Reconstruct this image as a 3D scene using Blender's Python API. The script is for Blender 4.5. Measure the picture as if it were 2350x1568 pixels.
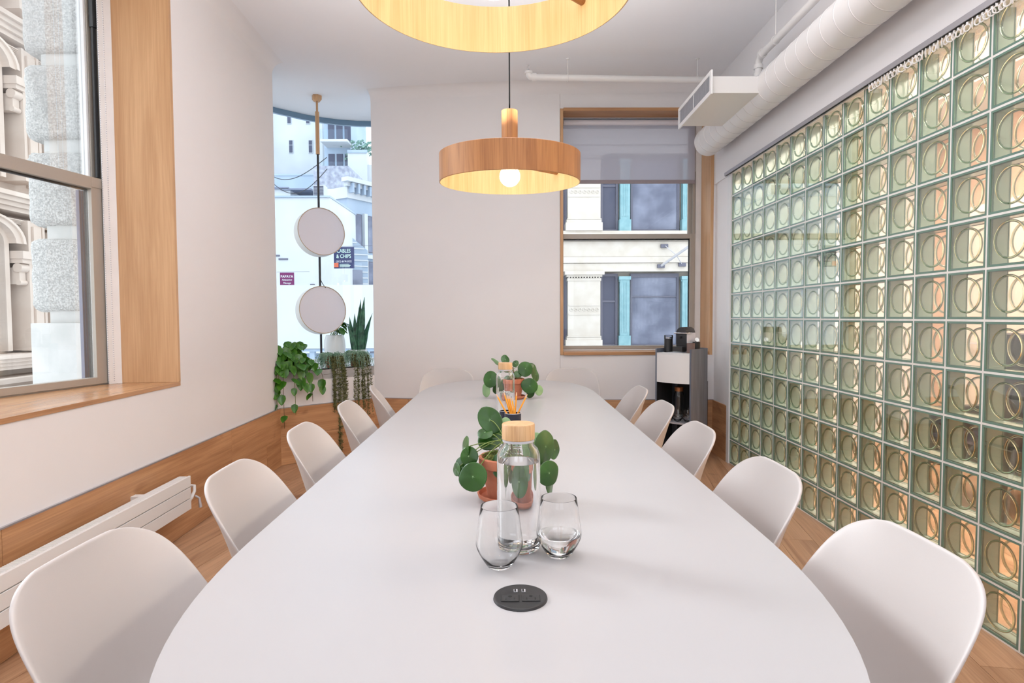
import bpy, bmesh, math, random
from mathutils import Vector, Matrix
R = random.Random(7)
PI = math.pi
for o in list(bpy.data.objects): bpy.data.objects.remove(o)
SC = bpy.context.scene
COL = SC.collection

# ---------------------------------------------------------------- camera, world, light, exposure
cam_d = bpy.data.cameras.new('camera'); cam = bpy.data.objects.new('camera', cam_d); COL.objects.link(cam)
cam_d.sensor_width = 36.0; cam_d.sensor_fit = 'HORIZONTAL'
cam_d.lens = 1364.83 / 2350 * 36.0
cam_d.clip_start = 0.02; cam_d.clip_end = 400
_pi, _ya, _ro = .0415744, -.0094484, .0042719
_Y = Matrix(((math.cos(_ya), math.sin(_ya), 0), (-math.sin(_ya), math.cos(_ya), 0), (0, 0, 1)))
_P = Matrix(((1, 0, 0), (0, math.cos(_pi), -math.sin(_pi)), (0, math.sin(_pi), math.cos(_pi))))
_R = Matrix(((math.cos(_ro), 0, -math.sin(_ro)), (0, 1, 0), (math.sin(_ro), 0, math.cos(_ro))))
_M = _R @ _P @ _Y                      # world -> (right, forward, up)
right, fwd, up = _M[0], _M[1], _M[2]
cam.matrix_world = Matrix(((right[0], up[0], -fwd[0], 0), (right[1], up[1], -fwd[1], 0), (right[2], up[2], -fwd[2], 1.245), (0, 0, 0, 1)))
SC.camera = cam
SC.view_settings.view_transform = 'Standard'; SC.view_settings.look = 'None'
SC.view_settings.exposure = -0.03; SC.view_settings.gamma = 1.0; SC.view_settings.use_curve_mapping = False
SC.cycles.use_adaptive_sampling = True; SC.cycles.adaptive_threshold = .02; SC.cycles.max_bounces = 12; SC.cycles.diffuse_bounces = 4; SC.cycles.glossy_bounces = 4
SC.cycles.transmission_bounces = 12; SC.cycles.transparent_max_bounces = 20
SC.cycles.sample_clamp_indirect = 6.0; SC.cycles.use_denoising = True
W = bpy.data.worlds.new('sky'); SC.world = W; W.use_nodes = True
bg = W.node_tree.nodes['Background']; bg.inputs[0].default_value = (.87, .935, 1.0, 1); bg.inputs[1].default_value = 3.0

def area(name, loc, rot, sx, sy, power, color, portal=False):
    l = bpy.data.lights.new(name, 'AREA'); l.shape = 'RECTANGLE'; l.size = sx; l.size_y = sy; l.energy = power; l.color = color
    if portal: l.cycles.is_portal = True
    o = bpy.data.objects.new(name, l); COL.objects.link(o); o.location = loc; o.rotation_euler = rot
    return o
sl = bpy.data.lights.new('daylight', 'SUN'); sl.energy = 2.0; sl.angle = math.radians(13); sl.color = (.92, .95, 1.0)
so = bpy.data.objects.new('daylight', sl); COL.objects.link(so); so.rotation_euler = Vector((-.78, .42, .46)).to_track_quat('Z', 'Y').to_euler()
# added upward fill behind the photographer; ceiling lamp beyond the glass blocks
area('added_ceiling_fill', (0.0, -1.3, 2.35), (PI, 0, 0), 2.8, 1.2, 34, (.97, .97, 1.0))
area('corridor_lamp_light', (3.0, 3.0, 2.93), (0, 0, 0), .8, 3.4, 460, (1.0, .86, .74))


# ---------------------------------------------------------------- materials
def mat(name, col, rough=.5, metal=0, spec=.5, **k):
    m = bpy.data.materials.new(name); m.use_nodes = True
    p = m.node_tree.nodes['Principled BSDF']
    p.inputs['Base Color'].default_value = (*col, 1); p.inputs['Roughness'].default_value = rough
    p.inputs['Metallic'].default_value = metal; p.inputs['Specular IOR Level'].default_value = spec
    for a, b in k.items(): p.inputs[a].default_value = b
    return m
def nodes(m): return m.node_tree.nodes, m.node_tree.links, m.node_tree.nodes['Principled BSDF']
def tex(m, coord='Object', scale=(1, 1, 1), rnd=False):
    n, l, p = nodes(m)
    tc = n.new('ShaderNodeTexCoord'); mp = n.new('ShaderNodeMapping'); mp.inputs['Scale'].default_value = scale
    l.new(tc.outputs[coord], mp.inputs['Vector'])
    if rnd:
        oi = n.new('ShaderNodeObjectInfo'); ml = n.new('ShaderNodeMath'); ml.operation = 'MULTIPLY'; ml.inputs[1].default_value = 37
        l.new(oi.outputs['Random'], ml.inputs[0]); cb = n.new('ShaderNodeCombineXYZ')
        for i in range(3): l.new(ml.outputs[0], cb.inputs[i])
        l.new(cb.outputs[0], mp.inputs['Location'])
    return mp
def noisy(name, c1, c2, sc=6, rough=.5, bump=0, bsc=60, detail=4, coord='Object', **k):
    m = mat(name, c1, rough, **k); n, l, p = nodes(m); mp = tex(m, coord)
    t = n.new('ShaderNodeTexNoise'); t.inputs['Scale'].default_value = sc; t.inputs['Detail'].default_value = detail
    l.new(mp.outputs[0], t.inputs['Vector'])
    r = n.new('ShaderNodeValToRGB'); r.color_ramp.elements[0].color = (*c1, 1); r.color_ramp.elements[1].color = (*c2, 1)
    r.color_ramp.elements[0].position = .35; r.color_ramp.elements[1].position = .68
    l.new(t.outputs[0], r.inputs[0]); l.new(r.outputs[0], p.inputs['Base Color'])
    if bump:
        t2 = n.new('ShaderNodeTexNoise'); t2.inputs['Scale'].default_value = bsc; t2.inputs['Detail'].default_value = 3
        l.new(mp.outputs[0], t2.inputs['Vector']); b = n.new('ShaderNodeBump'); b.inputs['Strength'].default_value = bump
        b.inputs['Distance'].default_value = .01
        l.new(t2.outputs[0], b.inputs['Height']); l.new(b.outputs[0], p.inputs['Normal'])
    return m
def wood(name, dark, light, axis=0, rough=.42, fine=1.0, rnd=True, knots=True, contrast=1.0):
    m = mat(name, light, rough); n, l, p = nodes(m)
    s = [9 * fine] * 3; s[axis] = .8 * fine
    mp = tex(m, 'Object', s, rnd)
    t = n.new('ShaderNodeTexNoise'); t.inputs['Scale'].default_value = 1.1; t.inputs['Detail'].default_value = 5; t.inputs['Distortion'].default_value = 1.3
    l.new(mp.outputs[0], t.inputs['Vector'])
    s2 = [140 * fine] * 3; s2[axis] = 3 * fine
    mp2 = tex(m, 'Object', s2, rnd)
    t2 = n.new('ShaderNodeTexNoise'); t2.inputs['Scale'].default_value = 1.0; t2.inputs['Detail'].default_value = 2
    l.new(mp2.outputs[0], t2.inputs['Vector'])
    mx = n.new('ShaderNodeMix'); mx.data_type = 'FLOAT'; mx.inputs[0].default_value = .35
    l.new(t.outputs[0], mx.inputs[2]); l.new(t2.outputs[0], mx.inputs[3])
    r = n.new('ShaderNodeValToRGB'); e = r.color_ramp.elements
    e[0].position = .5 - .17 / contrast; e[0].color = (*dark, 1); e[1].position = .5 + .14 / contrast; e[1].color = (*light, 1)
    l.new(mx.outputs[0], r.inputs[0])
    out = r.outputs[0]
    if knots:
        mp3 = tex(m, 'Object', [1.6 if i == axis else 4.2 for i in range(3)], rnd)
        v = n.new('ShaderNodeTexNoise'); v.inputs['Scale'].default_value = 1.0; v.inputs['Detail'].default_value = 1; v.inputs['Distortion'].default_value = 2.0
        l.new(mp3.outputs[0], v.inputs['Vector'])
        r3 = n.new('ShaderNodeValToRGB'); r3.color_ramp.elements[0].position = .62; r3.color_ramp.elements[1].position = .78
        r3.color_ramp.elements[0].color = (1, 1, 1, 1); r3.color_ramp.elements[1].color = (.5, .42, .4, 1)
        l.new(v.outputs[0], r3.inputs[0])
        mm = n.new('ShaderNodeMix'); mm.data_type = 'RGBA'; mm.blend_type = 'MULTIPLY'; mm.inputs[0].default_value = .8
        l.new(out, mm.inputs[6]); l.new(r3.outputs[0], mm.inputs[7]); out = mm.outputs[2]
    l.new(out, p.inputs['Base Color'])
    b = n.new('ShaderNodeBump'); b.inputs['Strength'].default_value = .12; b.inputs['Distance'].default_value = .002
    l.new(t2.outputs[0], b.inputs['Height']); l.new(b.outputs[0], p.inputs['Normal'])
    return m
def thin_glass(name, tint=(1, 1, 1), refl=1.0, rough=0.0, ior=1.45):
    m = bpy.data.materials.new(name); m.use_nodes = True; n, l = m.node_tree.nodes, m.node_tree.links
    for x in list(n):
        if x.type == 'BSDF_PRINCIPLED': n.remove(x)
    out = [x for x in n if x.type == 'OUTPUT_MATERIAL'][0]
    tr = n.new('ShaderNodeBsdfTransparent'); tr.inputs[0].default_value = (*tint, 1)
    gl = n.new('ShaderNodeBsdfGlossy'); gl.inputs['Roughness'].default_value = rough
    fr = n.new('ShaderNodeFresnel'); fr.inputs[0].default_value = ior
    mu = n.new('ShaderNodeMath'); mu.operation = 'MULTIPLY'; mu.inputs[1].default_value = refl
    mx = n.new('ShaderNodeMixShader'); l.new(fr.outputs[0], mu.inputs[0]); l.new(mu.outputs[0], mx.inputs[0])
    l.new(tr.outputs[0], mx.inputs[1]); l.new(gl.outputs[0], mx.inputs[2]); l.new(mx.outputs[0], out.inputs[0])
    return m
def real_glass(name, col=(1, 1, 1), ior=1.45, rough=0):
    m = bpy.data.materials.new(name); m.use_nodes = True; n, l = m.node_tree.nodes, m.node_tree.links
    for x in list(n):
        if x.type == 'BSDF_PRINCIPLED': n.remove(x)
    out = [x for x in n if x.type == 'OUTPUT_MATERIAL'][0]
    g = n.new('ShaderNodeBsdfGlass'); g.inputs[0].default_value = (*col, 1); g.inputs['IOR'].default_value = ior; g.inputs['Roughness'].default_value = rough
    l.new(g.outputs[0], out.inputs[0]); return m
def emit(name, col, s):
    m = bpy.data.materials.new(name); m.use_nodes = True; n, l = m.node_tree.nodes, m.node_tree.links
    for x in list(n):
        if x.type == 'BSDF_PRINCIPLED': n.remove(x)
    out = [x for x in n if x.type == 'OUTPUT_MATERIAL'][0]
    g = n.new('ShaderNodeEmission'); g.inputs[0].default_value = (*col, 1); g.inputs[1].default_value = s
    l.new(g.outputs[0], out.inputs[0]); return m

M = {}
M['paint'] = noisy('wall_paint', (.84, .82, .82), (.85, .83, .83), 2, .62)
M['ceil'] = noisy('ceiling_paint', (.89, .885, .90), (.90, .895, .91), 1.5, .7)
M['white'] = mat('white_enamel', (.84, .83, .82), .35)
M['duct'] = mat('duct_white', (.82, .80, .78), .4)
M['table'] = noisy('table_laminate', (.435, .425, .433), (.445, .435, .443), 3, .33)
M['chair'] = noisy('chair_shell_white', (.55, .515, .50), (.56, .525, .51), 2, .42, bump=.06, bsc=900)
M['oak'] = wood('oak_plank', (.38, .18, .08), (.62, .34, .17), 0, .38)
M['oakfloor'] = wood('oak_floor', (.36, .19, .10), (.60, .36, .21), 0, .33)
M['oakz'] = wood('oak_liner_vertical', (.46, .25, .115), (.66, .41, .22), 2, .4, knots=False, contrast=.8)
M['oakx'] = wood('oak_liner_across', (.36, .17, .07), (.55, .30, .14), 0, .4, knots=False)
M['oaky'] = wood('oak_liner_long', (.40, .20, .09), (.60, .34, .17), 1, .22, knots=False)
M['oaky'].node_tree.nodes['Principled BSDF'].inputs['Specular IOR Level'].default_value = .9
M['veneer'] = wood('shade_veneer', (.30, .12, .04), (.49, .225, .08), 2, .4, fine=1.6, rnd=False, knots=False, contrast=1.2)
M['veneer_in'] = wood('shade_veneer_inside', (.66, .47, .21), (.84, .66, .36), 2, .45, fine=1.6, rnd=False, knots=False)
M['bamboo'] = wood('bamboo_lid', (.48, .26, .11), (.68, .43, .22), 2, .4, fine=4, rnd=True, knots=False)
M['black'] = mat('black_plastic', (.022, .021, .022), .38)
M['blackm'] = mat('black_metal', (.02, .02, .025), .4)
M['dark'] = mat('dark_slot', (.004, .004, .004), .6)
M['navy'] = mat('navy_cup', (.012, .014, .03), .3)
M['terra'] = noisy('terracotta', (.42, .125, .06), (.56, .21, .12), 14, .75, bump=.15, bsc=80)
M['moss'] = noisy('moss', (.05, .075, .01), (.22, .24, .05), 90, .9, bump=.8, bsc=160)
M['soil'] = noisy('potting_soil', (.02, .013, .008), (.07, .045, .03), 60, .95, bump=.8, bsc=90)
M['alu'] = mat('taupe_window_metal', (.42, .38, .33), .42, .25)
M['alug'] = mat('grey_track_metal', (.48, .47, .50), .3, .6)
M['casing'] = noisy('white_casing', (.78, .78, .78), (.82, .82, .82), 9, .5)
M['wglass'] = thin_glass('window_glass', (.98, .99, .99), .45)
M['bayglass'] = thin_glass('bay_glass', (.93, .97, 1.0), .6)
M['shade'] = None
m = bpy.data.materials.new('roller_shade_mesh'); m.use_nodes = True; n, l = m.node_tree.nodes, m.node_tree.links
p = n['Principled BSDF']; p.inputs['Base Color'].default_value = (.62, .60, .64, 1); p.inputs['Roughness'].default_value = .8
tr = n.new('ShaderNodeBsdfTransparent'); tr.inputs[0].default_value = (.8, .8, .84, 1)
tl = n.new('ShaderNodeBsdfTranslucent'); tl.inputs[0].default_value = (.7, .68, .72, 1)
mx = n.new('ShaderNodeMixShader'); mx.inputs[0].default_value = .45; l.new(p.outputs[0], mx.inputs[1]); l.new(tl.outputs[0], mx.inputs[2])
mx2 = n.new('ShaderNodeMixShader'); mx2.inputs[0].default_value = .36; l.new(mx.outputs[0], mx2.inputs[1]); l.new(tr.outputs[0], mx2.inputs[2])
l.new(mx2.outputs[0], n['Material Output'].inputs[0]); M['shade'] = m
M['hem'] = mat('shade_hem', (.30, .26, .28), .6)
M['cleargl'] = real_glass('clear_glass', (1, 1, 1), 1.45)
M['tumblergl'] = real_glass('tumbler_glass', (1, 1, 1), 1.33)
M['water'] = real_glass('water', (1, 1, 1), 1.33)
M['leaf'] = noisy('pilea_leaf', (.012, .058, .006), (.032, .115, .010), 9, .3, bump=.05, bsc=40)
M['leafu'] = noisy('pale_leaf', (.20, .36, .16), (.30, .45, .22), 9, .5)
M['stem'] = mat('green_stem', (.17, .24, .05), .5)
M['stemr'] = mat('brown_stem', (.14, .09, .04), .6)
M['pothos'] = noisy('pothos_leaf', (.020, .105, .008), (.10, .27, .02), 14, .3)
M['hoya'] = noisy('trailing_leaf', (.12, .27, .17), (.36, .50, .36), 30, .5)
M['hoyaolive'] = noisy('trailing_leaf_olive', (.07, .08, .025), (.26, .27, .11), 40, .6)
M['snake'] = noisy('snake_leaf', (.012, .06, .035), (.06, .20, .10), 25, .35)
M['ceramic'] = mat('white_ceramic', (.80, .80, .78), .15)
M['gpot'] = noisy('grey_pot', (.36, .36, .37), (.46, .46, .47), 10, .6)
M['mortar'] = noisy('white_mortar', (.80, .78, .73), (.86, .84, .79), 40, .7)
M['gb_pane'] = thin_glass('glass_block_pane', (.985, .992, .984), .5, 0, 1.42)
M['gb_side'] = noisy('glass_block_side', (.37, .48, .41), (.46, .55, .47), 5, .12)
M['gb_edge'] = mat('glass_block_green_edge', (.15, .25, .20), .08)
M['gb_ring'] = real_glass('glass_block_ring', (.62, .69, .64), 1.5)
M['cabinet'] = wood('grey_stained_ash', (.085, .10, .135), (.16, .18, .225), 2, .5, fine=1.3, knots=False)
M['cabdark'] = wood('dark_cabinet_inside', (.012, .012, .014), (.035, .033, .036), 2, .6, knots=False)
M['chrome'] = mat('chrome', (.8, .8, .82), .12, 1)
M['silver'] = mat('silver_plastic', (.56, .56, .60), .35, .3)
M['browncup'] = mat('brown_paper_cup', (.20, .13, .115), .7)
M['pencil'] = mat('yellow_pencil_paint', (.86, .36, .03), .35)
M['pwood'] = mat('pencil_wood', (.72, .45, .28), .7)
M['bulb'] = emit('bulb_light', (1.0, .70, .36), 26)
M['cordm'] = mat('black_cord', (.004, .004, .004), .9, 0, 0.0)
M['lampface'] = mat('lamp_diffuser', (.76, .75, .81), .5)
M['lampside'] = mat('lamp_shell_white', (.82, .79, .74), .45)
M['lamprim'] = mat('lamp_rim_oak', (.50, .37, .25), .5)
M['granite'] = noisy('rock_faced_granite', (.34, .335, .32), (.60, .585, .56), 95, .9, bump=.9, bsc=110, detail=4)
M['smoothstone'] = noisy('smooth_stone', (.48, .48, .46), (.56, .55, .53), 6, .8, bump=.2, bsc=25)
M['cream'] = noisy('cream_facade', (.56, .46, .39), (.63, .54, .47), 2, .8)
M['creamhi'] = noisy('pale_stone_facade', (.52, .47, .41), (.58, .54, .49), 3, .8)
M['teal'] = noisy('pale_teal_iron', (.17, .33, .37), (.23, .40, .44), 5, .6)
M['slate'] = mat('slate_window_frame', (.10, .10, .14), .5)
M['winblue'] = noisy('painted_reflection_window', (.12, .13, .18), (.25, .27, .35), 1.2, .6, spec=.15)  # mottled blue-grey painted in place of a reflection; surface is matt
M['bwhite'] = noisy('hazy_white_render', (.50, .52, .54), (.56, .58, .60), .6, .9)  # bluish tint puts distance haze and glare into the white
M['bblue'] = noisy('haze_blue_facade', (.30, .37, .46), (.36, .43, .52), .5, .9)  # distance haze mixed into the facade colour as blue
M['brick'] = noisy('pale_brick', (.22, .23, .29), (.42, .44, .50), 3.5, .9, detail=8)
M['bglass'] = mat('far_window', (.085, .09, .13), .6, spec=.15)
M['bounce_ground'] = noisy('street', (.60, .60, .61), (.68, .68, .69), 3, .9)  # street made extra pale to bounce daylight up to the ceilings
M['banner_navy'] = mat('banner_navy', (.012, .02, .09), .7)
M['banner_purple'] = mat('banner_purple', (.17, .012, .10), .7)
M['banner_red'] = mat('banner_orange', (.6, .12, .05), .7)
M['mint'] = mat('mint_print', (.62, .85, .72), .7)
M['printw'] = mat('white_print', (.85, .85, .85), .7)
M['treegreen'] = noisy('roof_shrub', (.10, .20, .16), (.25, .38, .33), 8, .8)
M['peach'] = noisy('peach_wall', (.62, .38, .25), (.70, .45, .31), 2, .6)
M['cordoor'] = mat('cream_panel', (.78, .68, .58), .5)

# ---------------------------------------------------------------- mesh helpers
def link(o, parent=None):
    COL.objects.link(o)
    if parent is not None: o.parent = parent
    return o
class B:
    def __init__(s): s.bm = bmesh.new()
    def box(s, x0, x1, y0, y1, z0, z1, mi=0):
        v = [s.bm.verts.new(c) for c in ((x0, y0, z0), (x1, y0, z0), (x1, y1, z0), (x0, y1, z0), (x0, y0, z1), (x1, y0, z1), (x1, y1, z1), (x0, y1, z1))]
        for f in ((0, 3, 2, 1), (4, 5, 6, 7), (0, 1, 5, 4), (1, 2, 6, 5), (2, 3, 7, 6), (3, 0, 4, 7)):
            s.bm.faces.new([v[i] for i in f]).material_index = mi
        return s
    def prism(s, pts, z0, z1, mi=0):
        a = sum(pts[i][0] * pts[(i + 1) % len(pts)][1] - pts[(i + 1) % len(pts)][0] * pts[i][1] for i in range(len(pts)))
        if a < 0: pts = list(pts)[::-1]
        b = [s.bm.verts.new((x, y, z0)) for x, y in pts]; t = [s.bm.verts.new((x, y, z1)) for x, y in pts]; N = len(pts)
        s.bm.faces.new(b[::-1]).material_index = mi; s.bm.faces.new(t).material_index = mi
        for i in range(N): s.bm.faces.new((b[i], b[(i + 1) % N], t[(i + 1) % N], t[i])).material_index = mi
        return s
    def obox(s, o, u, w, a0, a1, b0, b1, z0, z1, mi=0):   # box in a frame: origin o, horizontal axes u, w
        P = lambda a, b: (o[0] + u[0] * a + w[0] * b, o[1] + u[1] * a + w[1] * b)
        return s.prism([P(a0, b0), P(a1, b0), P(a1, b1), P(a0, b1)], z0, z1, mi)
    def lathe(s, prof, c=(0, 0, 0), seg=32, mi=0, axis='z', closed=False):
        rings = []
        for r, z in prof:
            if r < 1e-6: rings.append([s.bm.verts.new(_ax(0, 0, z, axis, c))])
            else: rings.append([s.bm.verts.new(_ax(r * math.cos(2 * PI * k / seg), r * math.sin(2 * PI * k / seg), z, axis, c)) for k in range(seg)])
        pairs = list(zip(rings, rings[1:])) + ([(rings[-1], rings[0])] if closed else [])
        for a, b in pairs:
            for k in range(seg):
                k2 = (k + 1) % seg
                if len(a) == 1 and len(b) == 1: continue
                if len(a) == 1: f = (a[0], b[k2], b[k])
                elif len(b) == 1: f = (a[k], a[k2], b[0])
                else: f = (a[k], a[k2], b[k2], b[k])
                s.bm.faces.new(f).material_index = mi
        return s
    def tube(s, pts, r, seg=8, mi=0, cap=True):
        pts = [Vector(p) for p in pts]; rr = r if isinstance(r, (list, tuple)) else [r] * len(pts)
        rings = []; up = Vector((0, 0, 1)); prev = None
        for i, p in enumerate(pts):
            d = (pts[min(i + 1, len(pts) - 1)] - pts[max(i - 1, 0)]).normalized()
            if prev is None:
                a = d.cross(up)
                if a.length < 1e-3: a = d.cross(Vector((1, 0, 0)))
            else: a = prev - d * prev.dot(d)
            a.normalize(); prev = a; b = d.cross(a)
            rings.append([s.bm.verts.new(p + (a * math.cos(2 * PI * k / seg) + b * math.sin(2 * PI * k / seg)) * rr[i]) for k in range(seg)])
        for A, Bq in zip(rings, rings[1:]):
            for k in range(seg): s.bm.faces.new((A[k], A[(k + 1) % seg], Bq[(k + 1) % seg], Bq[k])).material_index = mi
        if cap:
            s.bm.faces.new(rings[0][::-1]).material_index = mi; s.bm.faces.new(rings[-1]).material_index = mi
        return s
    def torus(s, c, R_, r, axis='z', seg=24, sub=6, mi=0, a0=0, a1=2 * PI):
        full = abs(a1 - a0 - 2 * PI) < 1e-6; N = seg if full else seg + 1; rings = []
        for i in range(N):
            a = a0 + (a1 - a0) * i / seg; ring = []
            for j in range(sub):
                b = 2 * PI * j / sub; q = R_ + r * math.cos(b)
                ring.append(s.bm.verts.new(_ax(q * math.cos(a), q * math.sin(a), r * math.sin(b), axis, c)))
            rings.append(ring)
        for i in range(N if full else N - 1):
            A, Bq = rings[i], rings[(i + 1) % N]
            for j in range(sub): s.bm.faces.new((A[j], Bq[j], Bq[(j + 1) % sub], A[(j + 1) % sub])).material_index = mi
        return s
    def ball(s, c, r, seg=16, mi=0, sz=1.0):
        return s.lathe([(0 if k in (0, seg // 2) else r * math.sin(PI * k / (seg // 2)), -r * sz * math.cos(PI * k / (seg // 2))) for k in range(seg // 2 + 1)], c, seg, mi)
    def quad(s, a, b, c, d, mi=0):
        s.bm.faces.new([s.bm.verts.new(x) for x in (a, b, c, d)]).material_index = mi; return s
    def mesh(s, name, mats, smooth=None, bevel=0):
        me = bpy.data.meshes.new(name)
        bmesh.ops.recalc_face_normals(s.bm, faces=s.bm.faces)
        if bevel:
            bmesh.ops.bevel(s.bm, geom=[e for e in s.bm.edges if e.calc_face_angle(0) > .6], offset=bevel, segments=2, affect='EDGES', profile=.6)
        if smooth is not None:
            for f in s.bm.faces: f.smooth = True
            for e in s.bm.edges:
                if len(e.link_faces) == 2 and e.calc_face_angle(0) > smooth: e.smooth = False
        s.bm.to_mesh(me); s.bm.free()
        for x in (mats if isinstance(mats, (list, tuple)) else [mats]): me.materials.append(M[x] if isinstance(x, str) else x)
        return me
    def obj(s, name, mats, parent=None, smooth=None, bevel=0, loc=None):
        o = bpy.data.objects.new(name, s.mesh(name, mats, smooth, bevel))
        if loc is not None: o.location = loc
        return link(o, parent)
def _ax(x, y, z, axis, c):
    if axis == 'z': v = (x, y, z)
    elif axis == 'y': v = (x, z, y)
    else: v = (z, x, y)
    return (v[0] + c[0], v[1] + c[1], v[2] + c[2])
def thing(name, label, cat, loc=(0, 0, 0), rz=0, group=None):
    o = bpy.data.objects.new(name, None); o.empty_display_size = .05; COL.objects.link(o); o.location = loc; o.rotation_euler = (0, 0, rz)
    o['label'] = label; o['category'] = cat
    if group: o['group'] = group
    return o
def tag(o, label, cat, group=None):
    o['label'] = label; o['category'] = cat
    if group: o['group'] = group
    return o
def struct(name, b, mats, smooth=None, parent=None, bevel=0):
    o = b.obj(name, mats, parent, smooth, bevel)
    if parent is None: o['kind'] = 'structure'
    return o
def copy_tree(o, parent=None, loc=None, rz=None, label=None):
    c = o.copy(); COL.objects.link(c); c.parent = parent
    if loc is not None: c.location = loc
    if rz is not None: c.rotation_euler = (0, 0, rz)
    if label: c['label'] = label
    for ch in [x for x in COL.objects if x.parent == o]: copy_tree(ch, c)
    return c
def text(body, size, mname, parent, mat4, name='lettering', extrude=.001, align='CENTER', sx=1.0, shear=0):
    d = bpy.data.curves.new(name, 'FONT'); d.body = body; d.size = size; d.extrude = extrude; d.align_x = align; d.align_y = 'CENTER'; d.shear = shear
    d.resolution_u = 3; t_ = bpy.data.objects.new('tmp', d); COL.objects.link(t_); bpy.context.view_layer.update()
    me = bpy.data.meshes.new_from_object(t_.evaluated_get(bpy.context.evaluated_depsgraph_get())); bpy.data.objects.remove(t_)
    me.materials.clear(); me.materials.append(M[mname]); o = bpy.data.objects.new(name, me); COL.objects.link(o); o.parent = parent
    o.matrix_local = mat4 @ Matrix.Scale(sx, 4, (1, 0, 0)); return o

# ---------------------------------------------------------------- room shell
ZC = 3.33; ZW = .485                       # ceiling, top of the oak wainscot
def lwx(y): return -1.842 - .023 * (y - 2.147)
CL = (-1.907, 4.974); CR = (-1.25, 5.62)   # ends of the wall with the niche
FAR = [CR, (-.92, 5.555), (-.45, 5.49), (.1, 5.435), (.49, 5.415), (1.88, 5.375)]
# floor
b = B(); b.prism([(-2.3, -2.4), (4.2, -2.4), (4.2, 5.85), (1.9, 5.85), (1.9, 5.9), (-1.3, 5.9), (-2.3, 5.1)], -.10, -.014)
floor = struct('floor', b, 'soil')
ang = math.radians(-10.0); fu = Vector((-math.sin(ang), math.cos(ang), 0)); fv = Vector((math.cos(ang), math.sin(ang), 0))
def clip_plank(bm, planes):
    for co, no in planes:
        g = bm.verts[:] + bm.edges[:] + bm.faces[:]
        bmesh.ops.bisect_plane(bm, geom=g, plane_co=co, plane_no=no, clear_outer=True)
        ed = [e for e in bm.edges if e.is_boundary]
        if ed: bmesh.ops.edgeloop_fill(bm, edges=ed)
PW = .185; R.seed(3)
planes = [((-1.93, 0, 0), (-1, 0, 0)), ((4.1, 0, 0), (1, 0, 0)), ((0, -2.3, 0), (0, -1, 0)), ((0, 5.78, 0), (0, 1, 0)),
          ((-1.907, 4.974 + .04, 0), (-.70, .714, 0))]
for i in range(-24, 28):
    t = -4.5 - R.random() * 1.8
    while t < 9.5:
        L = R.choice((1.5, 1.8, 2.1)); c = fv * (i * PW + PW / 2) + fu * (t + L / 2)
        if -2.9 < c.x < 4.9 and -3.1 < c.y < 6.9:
            q = B(); q.box(-L / 2 + .001, L / 2 - .001, -PW / 2 + .001, PW / 2 - .001, -.0135, 0)
            T = Matrix.Translation(c) @ Matrix.Rotation(math.atan2(fu.y, fu.x), 4, 'Z'); Ti = T.inverted()
            clip_plank(q.bm, [(Ti @ Vector(co), Ti.to_3x3() @ Vector(no)) for co, no in planes])
            if len(q.bm.faces):
                o = q.obj('plank', 'oakfloor', floor); o.matrix_local = T
            else: q.bm.free()
        t += L
# ceiling
b = B(); b.prism([(-2.62, -2.4), (1.95, -2.4), (1.95, 5.9), (-.7, 6.05), (-.8, 6.2), (-1.2, 6.44), (-1.58, 6.45), (-2.08, 6.24), (-2.5, 5.8), (-2.76, 5.28), (-2.52, 5.0), (-2.42, 3.9), (-2.22, 3.42), (-2.76, .7)], ZC, ZC + .15)
struct('ceiling', b, 'ceil')
# left wall (window opening y .75 .. 3.40, z .86 .. 3.18)
WY0, WY1, WZ0, WZ1 = .75, 3.40, .86, 3.19
b = B()
b.prism([(lwx(WY1), WY1), CL, (-2.25, 5.31), (-2.74, 5.28), (-2.52, 5.0), (-2.47, 4.5), (-2.40, 3.9), (-2.19, 3.42)], 0, ZC)
b.prism([(lwx(-2.3), -2.3), (lwx(WY0), WY0), (-2.73, WY0), (-2.6, -2.3)], 0, ZC)
b.prism([(lwx(WY0), WY0), (lwx(WY1), WY1), (-2.19, 3.42), (-2.73, WY0)], 0, WZ0)
b.prism([(lwx(WY0), WY0), (lwx(WY1), WY1), (-2.19, 3.42), (-2.73, WY0)], WZ1, ZC)
wall_left = struct('wall_left', b, 'paint')
# unseen back wall behind the photographer, openings sized for fill daylight
b = B(); b.box(-2.0, 2.0, -2.4, -2.3, 0, .95); b.box(-2.0, 2.0, -2.4, -2.3, 2.6, ZC)
for x, w in ((-2.0, .45), (-.25, .5), (1.55, .45)): b.box(x, x + w, -2.4, -2.3, .95, 2.6)
struct('wall_back', b, 'paint')
# wall below the niche, deck and soffit of the bay
un = Vector((CR[0] - CL[0], CR[1] - CL[1])).normalized(); nn = Vector((-un.y, un.x))
b = B(); b.prism([CL, CR, (CR[0] + nn.x * .1, CR[1] + nn.y * .1), (CL[0] + nn.x * .1, CL[1] + nn.y * .1)], 0, .785)
wall_niche = struct('wall_niche', b, 'paint')
ARC = [(-2.78, 5.30), (-2.66, 5.54), (-2.5, 5.77), (-2.26, 6.03), (-2.06, 6.21), (-1.9, 6.31), (-1.75, 6.375), (-1.58, 6.415), (-1.407, 6.427), (-1.2, 6.41), (-.98, 6.34), (-.8, 6.2), (-.72, 6.0)]
b = B(); b.prism([CL, CR] + [(-.9, 5.72), (-.72, 6.0)] + ARC[::-1][1:] + [(-2.25, 5.31)], .70, .785)
struct('trim_1', b, 'casing')
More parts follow.
